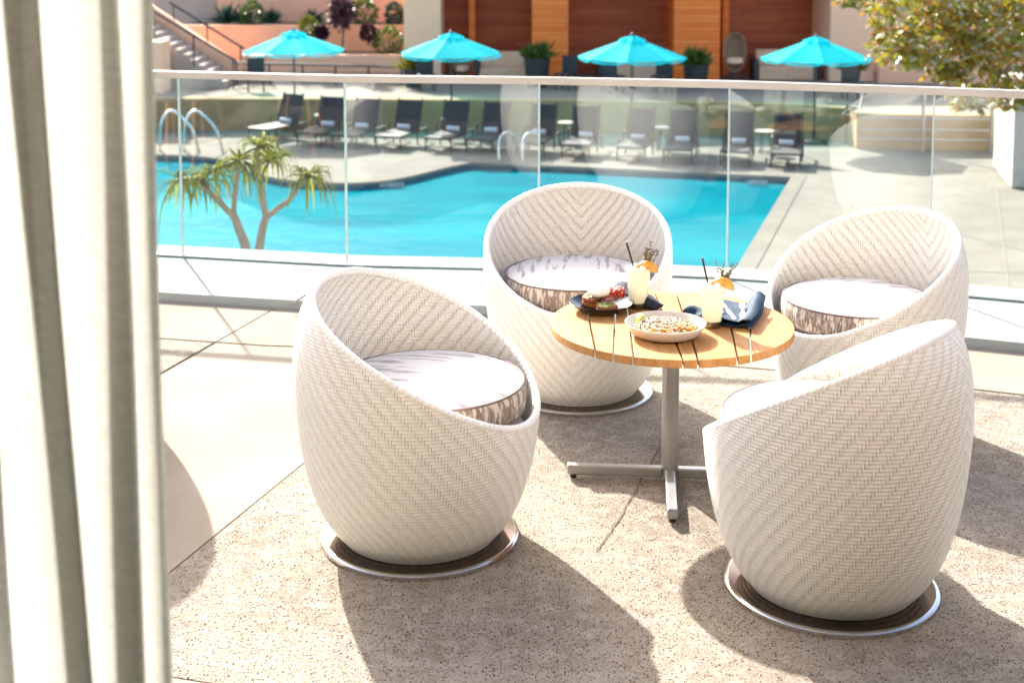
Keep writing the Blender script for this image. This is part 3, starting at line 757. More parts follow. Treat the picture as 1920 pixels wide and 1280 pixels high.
M_TILE = M('waterline_tile', (0.014, 0.070, 0.112), (0.021, 0.112, 0.154), scale=8, rough=.2)
t = NT('pool_plaster'); v = t.coord('Object')
vo = t.n('ShaderNodeTexVoronoi'); vo.feature = 'DISTANCE_TO_EDGE'; vo.inputs['Scale'].default_value = 1.3
mxv = t.n('ShaderNodeVectorMath'); mxv.operation = 'ADD'; t.link(v, mxv.inputs[0])
nn = t.n('ShaderNodeTexNoise'); nn.inputs['Scale'].default_value = 1.5; t.link(v, nn.inputs['Vector']); t.link(nn.outputs['Color'], mxv.inputs[1]); t.link(mxv.outputs[0], vo.inputs['Vector'])
pc = t.mix(t.ramp(t.noise(.35, 5, .6, v), .35, .65), (.0, .16, .20), (.0, .20, .235))
t.set(pc, .6); M_PLAS = t.m
b = MB()
for k in range(n):
    a, c = pool[k], pool[(k+1) % n]
    b.add([(a.x, a.y, DZ-.05), (c.x, c.y, DZ-.05), (c.x, c.y, DZ-.28), (a.x, a.y, DZ-.28)], [(0, 1, 2, 3)], 0)
    b.add([(a.x, a.y, DZ-.28), (c.x, c.y, DZ-.28), (c.x, c.y, DZ-.72), (a.x, a.y, DZ-.72)], [(0, 1, 2, 3)], 1)
tag(b.build('pool_wall', [M_TILE, M_PLAS], smooth=False), kind='structure')
tag(fill(pool, [], DZ-.72, 'pool_floor', M_PLAS), kind='structure')
M_WATER = clear('pool_water', (.70, .98, 1.0), .01, .13, 4, .03, (2.2, .06))
_t = M_WATER.node_tree; _o = _t.nodes['Material Output']; _src = _o.inputs[0].links[0].from_socket
_d = _t.nodes.new('ShaderNodeBsdfDiffuse'); _n = _t.nodes.new('ShaderNodeTexNoise'); _n.inputs['Scale'].default_value = .45; _n.inputs['Detail'].default_value = 5
_c = _t.nodes.new('ShaderNodeTexCoord'); _mp = _t.nodes.new('ShaderNodeMapping'); _mp.inputs['Scale'].default_value = (.6, 1.6, 1); _t.links.new(_c.outputs['Object'], _mp.inputs[0]); _t.links.new(_mp.outputs[0], _n.inputs['Vector'])
_r = _t.nodes.new('ShaderNodeMapRange'); _r.inputs[1].default_value = .38; _r.inputs[2].default_value = .68; _t.links.new(_n.outputs[0], _r.inputs[0])
_m = _t.nodes.new('ShaderNodeMix'); _m.data_type = 'RGBA'; _t.links.new(_r.outputs[0], _m.inputs[0]); _m.inputs[6].default_value = (.0, .185, .245, 1); _m.inputs[7].default_value = (.0, .255, .305, 1)
_t.links.new(_m.outputs[2], _d.inputs[0]); _x = _t.nodes.new('ShaderNodeMixShader'); _x.inputs[0].default_value = .68
_t.links.new(_src, _x.inputs[1]); _t.links.new(_d.outputs[0], _x.inputs[2]); _t.links.new(_x.outputs[0], _o.inputs[0])
tag(fill(pool, [], DZ-.14, 'water', M_WATER), kind='structure')
M_WT = M('white_tile', (0.490, 0.504, 0.490), (0.210, 0.252, 0.280), scale=14, rough=.3)
for (px, py, wd, nm) in ((735, 341, .55, 'left of the glass joint under the curved pool edge'), (1420, 336, .45, 'near the right corner of the pool')):
    p = Dk(px, py, DZ); b = MB(); b.box((p.x, p.y-.006, DZ-.075), (wd, .006, .10), 0); tag(b.build('depth_marker', M_WT, smooth=False), 'small white depth marker tile '+nm, 'tile', 'depth markers')
# deck joints
b = MB()
for a, c in (((1640, 312), (1525, 500)), ((1868, 350), (1892, 545)), ((1490, 500), (1920, 512)), ((1560, 380), (1920, 470)), ((1300, 318), (1920, 322)), ((900, 300), (1640, 316))):
    p, q = Dk(*a), Dk(*c); b.bar((p.x, p.y, DZ+.004), (q.x, q.y, DZ+.004), .03, .006)
tag(b.build('deck_joints', M('joint_dark', (.22, .19, .15)), smooth=False), kind='structure')
# ---- retaining wall and upper terrace
M_OCH = M('ochre_render', (.40, .28, .15), (.34, .235, .12), scale=1.5, rough=.95, spec=.05); M_PINK = M('pink_stucco', (0.924, 0.506, 0.307), (0.858, 0.466, 0.277), scale=1.2, rough=.9)
M_CREAM = M('cream_stucco', (.95, .60, .37), (.92, .57, .35), scale=1.2, rough=.9); M_UP = M('upper_paving', (0.294, 0.251, 0.204), (0.256, 0.220, 0.177), scale=.8, rough=.95, spec=.05)
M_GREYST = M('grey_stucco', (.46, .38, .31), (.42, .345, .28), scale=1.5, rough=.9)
wl = [Dk(-300, 243), Dk(600, 245), Dk(1100, 249), Dk(1480, 257), Dk(1592, 266), Dk(1605, 279), Dk(1900, 283), Dk(2400, 290)]
UZ = -2.32
b = MB()
for k in range(len(wl)-1):
    a, c = wl[k], wl[k+1]; b.add([(a.x, a.y, DZ), (c.x, c.y, DZ), (c.x, c.y, UZ), (a.x, a.y, UZ)], [(0, 1, 2, 3)])
    b.add([(a.x, a.y, UZ), (c.x, c.y, UZ), (c.x, c.y+.35, UZ), (a.x, a.y+.35, UZ)], [(0, 1, 2, 3)])
o = b.build('retaining_wall', M_OCH, smooth=False); tag(o, 'low ochre wall behind the row of dark loungers', 'wall')
b = MB(); k = len(wl); b.add([(p.x, p.y+.34, UZ-.004) for p in wl]+[(60, 70, UZ-.004), (-60, 70, UZ-.004)], [tuple(range(k+2))])
tag(b.build('upper_terrace', M_UP, smooth=False), kind='structure')
# ---- building with timber cabanas
def wood(name, a, c2, lo=.4, hi=.6):
    t = NT(name); v = t.coord('Object'); sp = t.n('ShaderNodeSeparateXYZ'); t.link(v, sp.inputs[0])
    row = t.ma('FLOOR', t.ma('MULTIPLY', sp.outputs[2], 7.5)); seg = t.ma('FLOOR', t.ma('ADD', t.ma('MULTIPLY', sp.outputs[0], .55), t.ma('MULTIPLY', row, .37)))
    wn = t.n('ShaderNodeTexWhiteNoise', noise_dimensions='2D'); cb = t.n('ShaderNodeCombineXYZ'); t.link(row, cb.inputs[0]); t.link(seg, cb.inputs[1]); t.link(cb.outputs[0], wn.inputs['Vector'])
    mp = t.n('ShaderNodeMapping'); t.link(v, mp.inputs[0]); mp.inputs['Scale'].default_value = (.8, .8, 14)
    f = t.ma('ADD', t.ma('MULTIPLY', wn.outputs['Value'], .7), t.ma('MULTIPLY', t.noise(2, 4, .6, mp.outputs[0]), .4))
    c = t.mix(f, a, c2); fz = t.ma('FRACT', t.ma('MULTIPLY', sp.outputs[2], 7.5)); c = t.mix(t.ma('LESS_THAN', fz, .07), c, tuple(x*.35 for x in a))
    t.set(c, .5, 0, .3); return t.m
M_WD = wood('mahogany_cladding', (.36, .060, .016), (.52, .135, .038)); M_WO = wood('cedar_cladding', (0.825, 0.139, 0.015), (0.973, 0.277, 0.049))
BY = 42.0
def px2x(px, y): return (px-PX)/F*y*1.0/ (math.cos(TH)) * 1.0 if False else D(px, 60, y).x
bd = thing('cabana_building', 'timber clad building with recessed cabanas between cream columns', 'building', (px2x(1200, BY), BY, UZ))
def part(name, x0, x1, y0, y1, z0, z1, mat, root, **k):
    b = MB(); b.box(((x0+x1)/2, (y0+y1)/2, (z0+z1)/2), (x1-x0, y1-y0, z1-z0)); o = b.build(name, mat, root, smooth=False, **k)
    if root: o.location = -root.location
    return o
ZT = 1.0
X = lambda p: px2x(p, BY)
part('column', X(757), X(826), BY, BY+3.5, UZ, ZT, M_CREAM, bd)
part('column', X(1557), X(1640), BY, BY+3.5, UZ, ZT, M_CREAM, bd)
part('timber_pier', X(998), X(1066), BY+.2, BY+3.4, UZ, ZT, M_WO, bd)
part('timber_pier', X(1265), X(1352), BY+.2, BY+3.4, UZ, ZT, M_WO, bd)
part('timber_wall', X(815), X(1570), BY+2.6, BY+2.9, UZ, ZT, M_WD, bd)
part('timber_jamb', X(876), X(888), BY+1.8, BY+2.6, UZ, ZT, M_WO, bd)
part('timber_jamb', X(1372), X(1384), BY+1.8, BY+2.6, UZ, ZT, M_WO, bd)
part('roof', X(740), X(1660), BY-.1, BY+3.8, ZT, ZT+.4, M_CREAM, bd)
# right side garden wall
gw = thing('garden_wall', 'pink stucco wall behind the tree at right', 'wall', (X(1750), BY+1, UZ))
part('wall', X(1641), X(2300), BY+3, BY+3.4, UZ, ZT, M_PINK, gw); part('planter_front', X(1641), X(2300), BY-.6, BY-.3, UZ, -1.62, M_PINK, gw)
# ---- left terraced planters and stair
def ptop(py, y): return D(900, py, y).z
tl = thing('terraced_planters', 'stepped pink stucco planter walls beside the stair', 'wall', (X(550), BY, UZ))
part('front_wall', X(452), X(757), BY, BY+.3, UZ, ptop(104, BY), M_PINK, tl)
part('soil_bed', X(452), X(757), BY+.3, BY+2.6, UZ, ptop(110, BY), M('planting_soil', (.10, .07, .05), (.2, .13, .08)), tl)
x2 = lambda p: px2x(p, BY+2.6)
part('middle_wall', x2(330), x2(757), BY+2.6, BY+2.9, UZ, ptop(48, BY+2.6), M_PINK, tl)
part('soil_bed', x2(330), x2(757), BY+2.9, BY+5.2, UZ, ptop(52, BY+2.6), M('planting_soil_b', (.10, .07, .05), (.2, .13, .08)), tl)
x3 = lambda p: px2x(p, BY+5.2)
part('rear_wall', x3(410), x3(800), BY+5.2, BY+5.5, UZ, 1.0, M_PINK, tl)
part('shade_toned_wall', x3(200), x3(410), BY+5.6, BY+5.9, UZ, 1.0, M_GREYST, tl)  # grey finish puts the shade on this rear wall into its colour
st = thing('garden_stair', 'stone steps rising to the left with dark handrails', 'stair', (X(400), BY, UZ))
for k in range(12):
    xx1 = X(445-k*13.5); z1 = ptop(140-k*9.5, BY)
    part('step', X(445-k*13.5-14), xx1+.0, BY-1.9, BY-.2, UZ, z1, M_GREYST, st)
b = MB(); zs = [(452, 118), (290, 10)]
p = D(455, 124, BY-.1); q = D(270, 2, BY-.1)
b.add([(p.x, p.y, UZ), (q.x, q.y, UZ), (q.x, q.y, q.z), (p.x, p.y, p.z), (p.x, p.y+.25, UZ), (q.x, q.y+.25, UZ), (q.x, q.y+.25, q.z), (p.x, p.y+.25, p.z)], [(0, 1, 2, 3), (4, 7, 6, 5), (3, 2, 6, 7), (0, 3, 7, 4)])
o = b.build('stair_wall', M_PINK, st, smooth=False); o.location = -st.location
M_IRON = M('dark_iron', (.07, .055, .05), rough=.5)
for (a, c, yy) in (((280, 18), (445, 116), BY-2.0), ((318, 5), (458, 92), BY+.1)):
    b = MB(); b.tube([D(a[0], a[1], yy), D(c[0], c[1], yy)], .035, 8)
    for f in (.05, .5, .95):
        pt = D(a[0], a[1], yy)*(1-f)+D(c[0], c[1], yy)*f; b.tube([pt, pt-Vector((0, 0, .9))], .025, 6)
    o = b.build('handrail', M_IRON, st); o.location = -st.location
part('newel_block', X(287), X(352), BY-3.2, BY-2.2, UZ, ptop(76, BY-2.6), M_CREAM, st)
fr = thing('iron_railing', 'thin dark iron railing before the pink planter wall', 'railing', (X(600), BY-1, UZ))
b = MB(); b.tube([D(440, 118, BY-1), D(757, 126, BY-1)], .035, 8); b.tube([D(440, 131, BY-1), D(757, 138, BY-1)], .015, 8); o = b.build('rail', M_IRON, fr); o.location = -fr.location
for k in range(6):
    b = MB(); pt = D(443+k*62, 118+k*1.6, BY-1); b.tube([pt, (pt.x, pt.y, UZ)], .03, 8); o = b.build('post', M_IRON, fr); o.location = -fr.location
# ---- leaves helper
def leaf_mat(name, c1, c2, rough=.45, tr=.25):
    t = NT(name); oi = t.n('ShaderNodeNewGeometry').outputs['Random Per Island']; c = t.mix(oi, c1, c2); t.set(c, rough, 0, .5); translucent(t, c, tr); return t.m
M_LG = leaf_mat('green_foliage', (0.033, 0.086, 0.013), (0.106, 0.172, 0.020)); M_LY = leaf_mat('golden_foliage', (0.231, 0.185, 0.013), (0.132, 0.158, 0.020)); M_LD = leaf_mat('agave_foliage', (0.013, 0.059, 0.046), (0.040, 0.106, 0.066)); M_LP = leaf_mat('purple_foliage', (0.033, 0.010, 0.023), (0.066, 0.020, 0.033))
M_BARK = M('grey_bark', (.26, .20, .15), (.16, .12, .09), scale=12, rough=.9, bump=.01)
def leafq(b, p, d, L, wd, up=None, bend=.0, mi=0):
    d = d.normalized(); s_ = d.cross(up or Vector((rnd.uniform(-1, 1), rnd.uniform(-1, 1), rnd.uniform(-1, 1)))).normalized()*wd/2
    m = p+d*L*.5+Vector((0, 0, bend*L)); e = p+d*L
    b.add([p, m+s_, e, m-s_], [(0, 1, 2, 3)], mi)
def rv(): 
    while 1:
        v = Vector((rnd.uniform(-1, 1), rnd.uniform(-1, 1), rnd.uniform(-1, 1)))
        if .05 < v.length < 1: return v
def shrub(name, c, rad, n, L, mat, lab, cat, grp, stem=True):
    root = thing(name, lab, cat, (c[0], c[1], c[2]-rad[2]), 0, grp)
    b = MB()
    for _ in range(n):
        v = rv(); v = v.normalized()*v.length**.5; p = Vector((v.x*rad[0], v.y*rad[1], rad[2]+v.z*rad[2])); leafq(b, p, v+rv()*.8, L*rnd.uniform(.6, 1.3), L*.45)
    b.build('foliage', mat, root, smooth=False)
    b = MB(); b.tube([(0, 0, -.2), (.02, 0, rad[2])], [.05, .03], 6); b.build('stem', M_BARK, root)
    return root
def spiky(c, n, L, mat, lab):
    root = thing('agave', lab, 'plant', c, 0, 'spiky plants on the planter walls'); b = MB()
    for _ in range(n):
        a = rnd.uniform(0, 6.28); e = rnd.uniform(.15, 1.4); d = Vector((math.cos(a)*math.cos(e), math.sin(a)*math.cos(e), math.sin(e))); leafq(b, Vector((0, 0, 0)), d, L*rnd.uniform(.7, 1.1), .09)
    b.build('leaves', mat, root, smooth=False); return root
zz2 = ptop(48, BY+2.6)
for (px, L, wh) in ((425, .8, 'first spiky agave from the stair'), (455, .7, 'second spiky agave from the stair, left of the round shrub'), (510, .6, 'spiky agave right of the round shrub'), (588, .55, 'lone spiky agave above the first umbrella')):
    p = D(px, 47, BY+3.6); spiky((p.x, p.y, zz2), 60, L, M_LD, wh)
for (px, py, rx, rz, mat, nm, lab) in ((473, 30, .33, .45, M_LG, 'shrub', 'rounded green shrub among the agaves'), (683, 25, .38, .42, M_LG, 'shrub', 'green shrub beside the purple tree'), (578, 52, .22, .3, M_LY, 'shrub', 'golden shrub right of the first umbrella top'), (728, 78, .42, .42, M_LG, 'shrub', 'green shrub left of the second umbrella'), (740, 28, .25, .35, M_LD, 'shrub', 'dark green shrub beside the cream column'),
        (603, 62, .14, .14, M_LP, 'shrub', 'small dark purple ball shrub by the first umbrella'), (690, 62, .2, .2, M_LP, 'shrub', 'larger dark purple ball shrub between the umbrellas')):
    yy = BY+3.2 if py < 50 else BY+1.2
    p = D(px, py, yy); shrub(nm, p, (rx, rx, rz), 420, .16, mat, lab, 'shrub', 'shrubs on the planter walls')
p = D(641, 22, BY+1.5); rt = thing('purple_tree', 'slim tree with a dark purple crown above the planter', 'tree', (p.x, p.y, ptop(110, BY)))
b = MB(); hh = p.z-rt.location.z
for _ in range(700): v = rv(); leafq(b, Vector((v.x*.42, v.y*.42, hh+v.z*.6)), rv(), .16, .09)
b.build('crown', M_LP, rt, smooth=False); b = MB(); b.tube([(0, 0, 0), (.03, 0, hh*.5), (0, 0, hh)], [.045, .035, .02], 8); b.build('trunk', M_BARK, rt)
# ---- pots with plants on the upper terrace
M_POT = M('charcoal_planter', (0.030, 0.033, 0.036), rough=.5)
for (px, py0, py1, wd, mat, lab) in ((1007, 109, 80, .78, M_LG, 'dark planter before the left timber pier'), (1305, 120, 92, .78, M_LG, 'dark planter before the right timber pier'), (1598, 132, 122, .5, M_LY, 'low planter beside the right cream column'), (775, 128, 108, .6, M_LY, 'low planter beside the left cream column')):
    yy = BY-1.6; p = D(px, py0, yy); z = p.z
    pr = thing('planter_pot', lab, 'planter', (p.x, p.y, UZ), 0, 'planters along the cabanas'); hz = z-UZ
    b = MB(); b.lathe([(0, 0), (wd*.4, 0), (wd*.5, hz), (wd*.46, hz), (wd*.45, hz-.06), (0, hz-.06)], 24); b.build('pot', M_POT, pr)
    b = MB()
    for _ in range(260):
        a = rnd.uniform(0, 6.28); e = rnd.uniform(.2, 1.5); d = Vector((math.cos(a)*math.cos(e), math.sin(a)*math.cos(e), math.sin(e))); q = Vector((rnd.uniform(-.3, .3)*wd, rnd.uniform(-.3, .3)*wd, hz-.05)); leafq(b, q+d*rnd.uniform(0, .25), d, rnd.uniform(.2, .5), .07)
    b.build('plant', mat, pr, smooth=False)
# ---- wicker pod chairs
M_WICK = M('brown_wicker', (.42, .27, .16), (.28, .17, .10), scale=20, rough=.8, bump=.02)
for (px, py, r_, lab) in ((1378, 98, .62, 'round wicker pod chair beside the right timber pier'), (868, 116, .5, 'round wicker pod chair under the second umbrella')):
    yy = BY+.2; p = D(px, py, yy); pr = thing('pod_chair', lab, 'chair', (p.x, p.y, UZ), 0, 'wicker pod chairs')
    hz = p.z-UZ
    b = MB(); N = 24
    def fn(u, v): a = math.pi*(.12+.88*u); ph = -math.pi*v; x = math.sin(a)*math.cos(ph)*r_*.55; y = -math.sin(a)*math.sin(ph)*r_*.6; return (x, y, hz+math.cos(a)*r_)
    b.grid(fn, N, N); b.build('shell', M_WICK, pr, solid=.04)
    b = MB(); b.lathe([(0, .1), (.4*r_, .1), (.42*r_, -.05), (0, -.1)], 20, (0, 0, hz-.45*r_)); b.build('cushion', M_CREAM, pr)
    b = MB(); b.lathe([(0, .04), (.35, .04), (.35, 0), (0, 0)], 20); b.tube([(0, 0, .0), (0, 0, hz-r_)], .04, 8); b.build('stand', M_IRON, pr)
# ---- sofas
M_SOFA = M('taupe_cushion', (.72, .46, .28), (.66, .41, .25), rough=.9)
for (px, yy, wd, lab) in ((945, BY-.2, 1.5, 'taupe sofa left of the left timber pier'), (1180, BY+.6, 1.7, 'taupe sofa behind the third umbrella'), (1470, BY+.6, 1.7, 'taupe sofa behind the fourth umbrella')):
    p = D(px, 140, yy); pr = thing('sofa', lab, 'sofa', (p.x, yy, UZ), 0, 'sofas in the cabanas')
    b = MB(); b.box((0, 0, .22), (wd, .8, .44)); b.build('seat', M_SOFA, pr, smooth=False, bevel=.05)
    b = MB(); b.box((0, .38, .55), (wd, .22, .7)); b.build('backrest', M_SOFA, pr, smooth=False, bevel=.05)
    for s_ in (-1, 1): b = MB(); b.box((s_*(wd/2+.09), 0, .32), (.16, .82, .64)); b.build('armrest', M_POT, pr, smooth=False, bevel=.03)
# ---- upper terrace dining chairs seen through the glass
for k, (px, py) in enumerate(((1598, 186), (1060, 168), (1150, 172), (1240, 172), (800, 170), (480, 172))):
    p = W(px, py, UZ); pr = thing('dining_chair', ['dark chair beside the upper stair railing', 'dark chair between the second and third umbrella', 'dark chair left of the third umbrella pole', 'dark chair right of the third umbrella pole', 'dark chair left of the second umbrella pole', 'dark chair left of the first umbrella pole'][k], 'chair', (p.x, p.y, UZ), rnd.uniform(-.6, .6), 'dark chairs on the upper terrace')
    b = MB(); b.box((0, 0, .45), (.5, .5, .06)); b.build('seat', M_POT, pr, smooth=False, bevel=.015)
    b = MB(); b.box((0, .24, .72), (.5, .04, .5)); b.build('backrest', M_POT, pr, smooth=False, bevel=.015)
    for sx in (-1, 1):
        for sy in (-1, 1): b = MB(); b.box((sx*.22, sy*.2, .21), (.035, .035, .42)); b.build('leg', M_POT, pr, smooth=False)
# ---- umbrellas
t = NT('turquoise_canvas'); c = t.mix(t.ramp(t.noise(3, 3, .5, t.coord('Object')), .3, .7), (.0, .86, .95), (.01, .92, .97)); t.set(c, .75, 0, .2); translucent(t, c, .65); M_TURQ = t.m
M_POLE = M('dark_pole', (.05, .04, .035), rough=.4)
def umbrella():
    root = thing('umbrella', 'x', 'umbrella')
    Rr, zr, za = 1.42, 2.22, 2.74
    b = MB(); n = 8
    def pt(k, f, off=0):
        a = 2*math.pi*(k+.5)/n; r = Rr*f; z = za+(zr-za)*(f**1.05)+off; return Vector((r*math.cos(a), r*math.sin(a), z))
    for k in range(n):
        def fn(u, v):
            f = .10+.90*v; p = pt(k, f)*(1-u)+pt(k+1, f)*u; sag = 4*u*(1-u)*.03*f; return (p.x*(1-sag*.4), p.y*(1-sag*.4), p.z-sag)
        b.grid(fn, 6, 8)
        a0, a1 = pt(k, 1), pt(k+1, 1)
        b.grid(lambda u, v: tuple((a0*(1-u)+a1*u)*(1-4*u*(1-u)*.02)+Vector((0, 0, -4*u*(1-u)*.03-v*(.035+.01*math.sin(u*9.4)))) ), 6, 1)
    cn = b.build('canopy', M_TURQ, root, auto=12)
    b = MB()
    for k in range(n):
        def fn(u, v):
            f = .25*v; p = pt(k, f, .05)*(1-u)+pt(k+1, f, .05)*u; return (p.x, p.y, p.z-4*u*(1-u)*.03*v-.05*v*math.sin(u*math.pi)*.3)
        b.grid(fn, 4, 4)
    b.build('vent_cap', M_TURQ, cn, auto=12)
    b = MB(); b.tube([(0, 0, .05), (0, 0, za)], .028, 10); b.build('pole', M_POLE, root)
    b = MB(); b.ico((0, 0, za+.06), .045, 2); b.build('finial', M_POLE, root)
    b = MB(); b.lathe([(0, .10), (.06, .30), (.05, .12), (.30, .09), (.34, .05), (.34, 0), (0, 0)], 28); b.build('base', M_POLE, root)
    for k in range(n):
        b = MB(); b.tube([pt(k, .04, -.03), pt(k, .98, -.03)], .011, 6); b.build('rib', M_POLE, root)
    return root
um = umbrella()
for k, (px, pb, yy) in enumerate(((551, 100, 37.6), (846, 103, 36.6), (1185, 112, 35.6), (1529, 121, 35.3))):
    o = um if k == 0 else copy(um); p = D(px, pb, yy)
    o.location = (p.x, yy, DZ); o.rotation_euler = (0, 0, R(6*k)); 
    zs = (p.z-DZ)/2.0; o.scale = (1, 1, 1)
    o.location.z = DZ if True else 0
    tag(o, ['turquoise umbrella nearest the stair, leftmost of four', 'turquoise umbrella before the left cream column', 'turquoise umbrella between the two timber piers', 'turquoise umbrella before the right cream column'][k], 'umbrella', 'turquoise umbrellas by the pool')
# ---- loungers
M_SLING = M('brown_sling', (.018, .017, .022), (.028, .025, .03), scale=30, rough=.7); M_FR = M('brown_frame', (.018, .016, .018), rough=.45); M_TOW = M('white_towel', (0.656, 0.656, 0.656), (0.608, 0.608, 0.616), scale=20, rough=.95, bump=.01)
def lounger():
    root = thing('sun_lounger', 'x', 'sun lounger'); w2 = .33
    b = MB(); b.box((0, .62, .35), (.60, 1.20, .03)); b.build('seat', M_SLING, root, smooth=False, bevel=.01)
    b = MB(); b.box((0, 1.24+.14, .35+.38), (.60, .03, .80), rx=-R(20)); br = b.build('backrest', M_SLING, root, smooth=False, bevel=.01)
    for s_ in (-1, 1):
        b = MB(); b.bar((s_*w2, 0, .34), (s_*w2, 1.85, .34), .04, .05); b.bar((s_*w2, 1.24, .35), (s_*w2, 1.24+.29, 1.14), .035, .04); b.build('side_rail', M_FR, root, smooth=False)
        b = MB(); b.tube([(s_*(w2+.03), .95, .36), (s_*(w2+.04), 1.0, .56), (s_*(w2+.04), 1.36, .58), (s_*w2, 1.36, .62)], .018, 6); b.build('armrest', M_FR, root)
        for yy in (.06, 1.15, 1.8): b = MB(); b.tube([(s_*w2, yy, .34), (s_*(w2+.01), yy, 0)], .02, 8); b.build('leg', M_FR, root)
    b = MB(); b.bar((-w2, 0, .34), (w2, 0, .34), .04, .05); b.bar((-w2, .08, .12), (w2, .08, .12), .02, .02); b.build('front_rail', M_FR, root, smooth=False)
    return root
def towel():
    b = MB(); b.tube([(-.17, 0, 0), (-.165, 0, 0), (.165, 0, 0), (.17, 0, 0)], [.055, .07, .07, .055], 14); return b.build('rolled_towel', M_TOW)
LG = [(482, 241, 30), (578, 249, 16), (644, 253, 18), (726, 255.5, 17), (820, 259, 17), (897, 262, 16), (994, 266, 17), (1078, 271, 16), (1182, 276, 14), (1270, 280, 15), (1378, 284, 12), (1473, 288, 12)]
lp = lounger(); tp = towel()
names = ['farthest left, next to the pool steps', 'second from the left end', 'third from the left end', 'fourth from the left, left of the second umbrella pole', 'fifth from the left end', 'behind the curved pool handrails', 'right of the curved pool handrails', 'just left of the middle timber pier', 'between two round side tables', 'left of the gap under the glass joint', 'left of the last round table', 'farthest right beside the umbrella base']
for k, (px, py, an) in enumerate(LG):
    o = lp if k == 0 else copy(lp); p = W(px, py, DZ+.36); rz = -R(an+rnd.uniform(-2.5, 2.5)); o.location = (p.x, p.y, DZ); o.rotation_euler = (0, 0, rz)
    tag(o, 'dark brown sun lounger '+names[k], 'sun lounger', 'sun loungers along the ochre wall')
    t_ = tp if k == 0 else copy(tp); q = Matrix.Rotation(rz, 3, 'Z') @ Vector((rnd.uniform(-.05, .05), 1.14-rnd.uniform(0, .05), .44)); t_.location = o.location+q; t_.rotation_euler = (0, 0, rz)
    tag(t_, 'rolled white towel on the lounger '+names[k], 'towel', 'rolled towels on the loungers')
# ---- side tables
def stable():
    root = thing('side_table', 'x', 'side table'); b = MB(); b.lathe([(0, .56), (.24, .56), (.25, .55), (.24, .53), (0, .53)], 28); b.build('table_top', M_GREYST, root)
    for k in range(3): a = k*2.094; b = MB(); b.tube([(.1*math.cos(a), .1*math.sin(a), .53), (.17*math.cos(a), .17*math.sin(a), .0)], .012, 6); b.build('leg', M_FR, root)
    b = MB(); b.tube([(.17*math.cos(q*.524), .17*math.sin(q*.524), .03) for q in range(13)], .01, 6); b.build('foot_ring', M_FR, root); return root
s0 = stable()
for k, (px, py) in enumerate(((1063, 229), (1243, 239), (1434, 245), (845, 222), (606, 215))):
    o = s0 if k == 0 else copy(s0); p = W(px, py, DZ+.56); o.location = (p.x, p.y, DZ)
    tag(o, 'small round side table '+['left of the middle loungers', 'in the middle between two loungers', 'beside the rightmost lounger', 'by the second umbrella pole', 'between the left loungers'][k], 'side table', 'round side tables between loungers')
# ---- pool handrails
M_CHR = M('chrome', (.75, .78, .8), rough=.12, metal=1)
for (a, c, nm) in (((300, 283), (318, 208), 'left curved pool handrail at the far left'), ((345, 283), (370, 208), 'right curved pool handrail at the far left')):
    p = Dk(*a); b = MB(); ps = crom([(p.x, p.y, DZ), (p.x+.05, p.y, DZ+.7), (p.x+.3, p.y+.1, DZ+1.0), (p.x+.75, p.y+.2, DZ+.55), (p.x+.9, p.y+.25, DZ)], 6); b.tube(ps, .035, 10)
    tag(b.build('pool_handrail', M_CHR), nm, 'handrail', 'pool handrails')
for (px, nm) in ((936, 'left arched handrail at the middle of the pool edge'), (980, 'right arched handrail at the middle of the pool edge')):
    p = Dk(px, 297); b = MB(); ps = crom([(p.x, p.y-.2, DZ-.1), (p.x, p.y-.1, DZ+.45), (p.x+.18, p.y+.1, DZ+.62), (p.x+.40, p.y+.3, DZ+.45), (p.x+.40, p.y+.4, DZ)], 6); b.tube(ps, .024, 10)
    tag(b.build('pool_handrail', M_CHR), nm, 'handrail', 'pool handrails')
# ---- railing at right in front of wall
rr = thing('terrace_railing', 'three bar metal railing before the low wall at right', 'railing', Dk(1735, 285))
def L_(o, r=rr): o.location = -r.location; return o
for py in (222, 243, 261):
    b = MB(); yy = Dk(1735, 287).y; b.tube([D(1612, py-1, yy), D(1900, py+3, yy)], .022, 8); L_(b.build('rail', M_GREY, rr))
for px in (1733, 1862):
    b = MB(); q = D(px, 168, yy); b.tube([q, (q.x, q.y, DZ)], .045, 8); L_(b.build('post', M_GREY, rr))
sr_ = thing('stair_railing', 'dark posts and sloping handrail beside the upper stair', 'railing', Dk(1588, 270))
b = MB(); y1 = Dk(1588, 270).y; q = D(1588, 200, y1); b.tube([(q.x, q.y, DZ), q], .035, 8); L_(b.build('post', M_IRON, sr_), sr_)
b = MB(); q2 = D(1612, 206, y1+.4); b.tube([q, q2], .03, 8); q3 = D(1620, 165, y1+1.5); b.tube([q2, q3], .03, 8); L_(b.build('handrail', M_IRON, sr_), sr_)
# ---- right pillar/planter
pk = Dk(1896, 354); p0 = Dk(1862, 312); zt = D(1862, 165, p0.y).z+.35
b = MB(); po = [(p0.x, p0.y), (pk.x, pk.y), (pk.x+3.5, pk.y+.5), (pk.x+3.5, p0.y+1.5)]; b.prism(po, DZ, zt)
o = b.build('planter_block', M('white_render', (0.560, 0.518, 0.448), (0.518, 0.476, 0.406), rough=.85), smooth=False, bevel=.04); tag(o, 'tall cream masonry planter under the tree at right', 'planter')
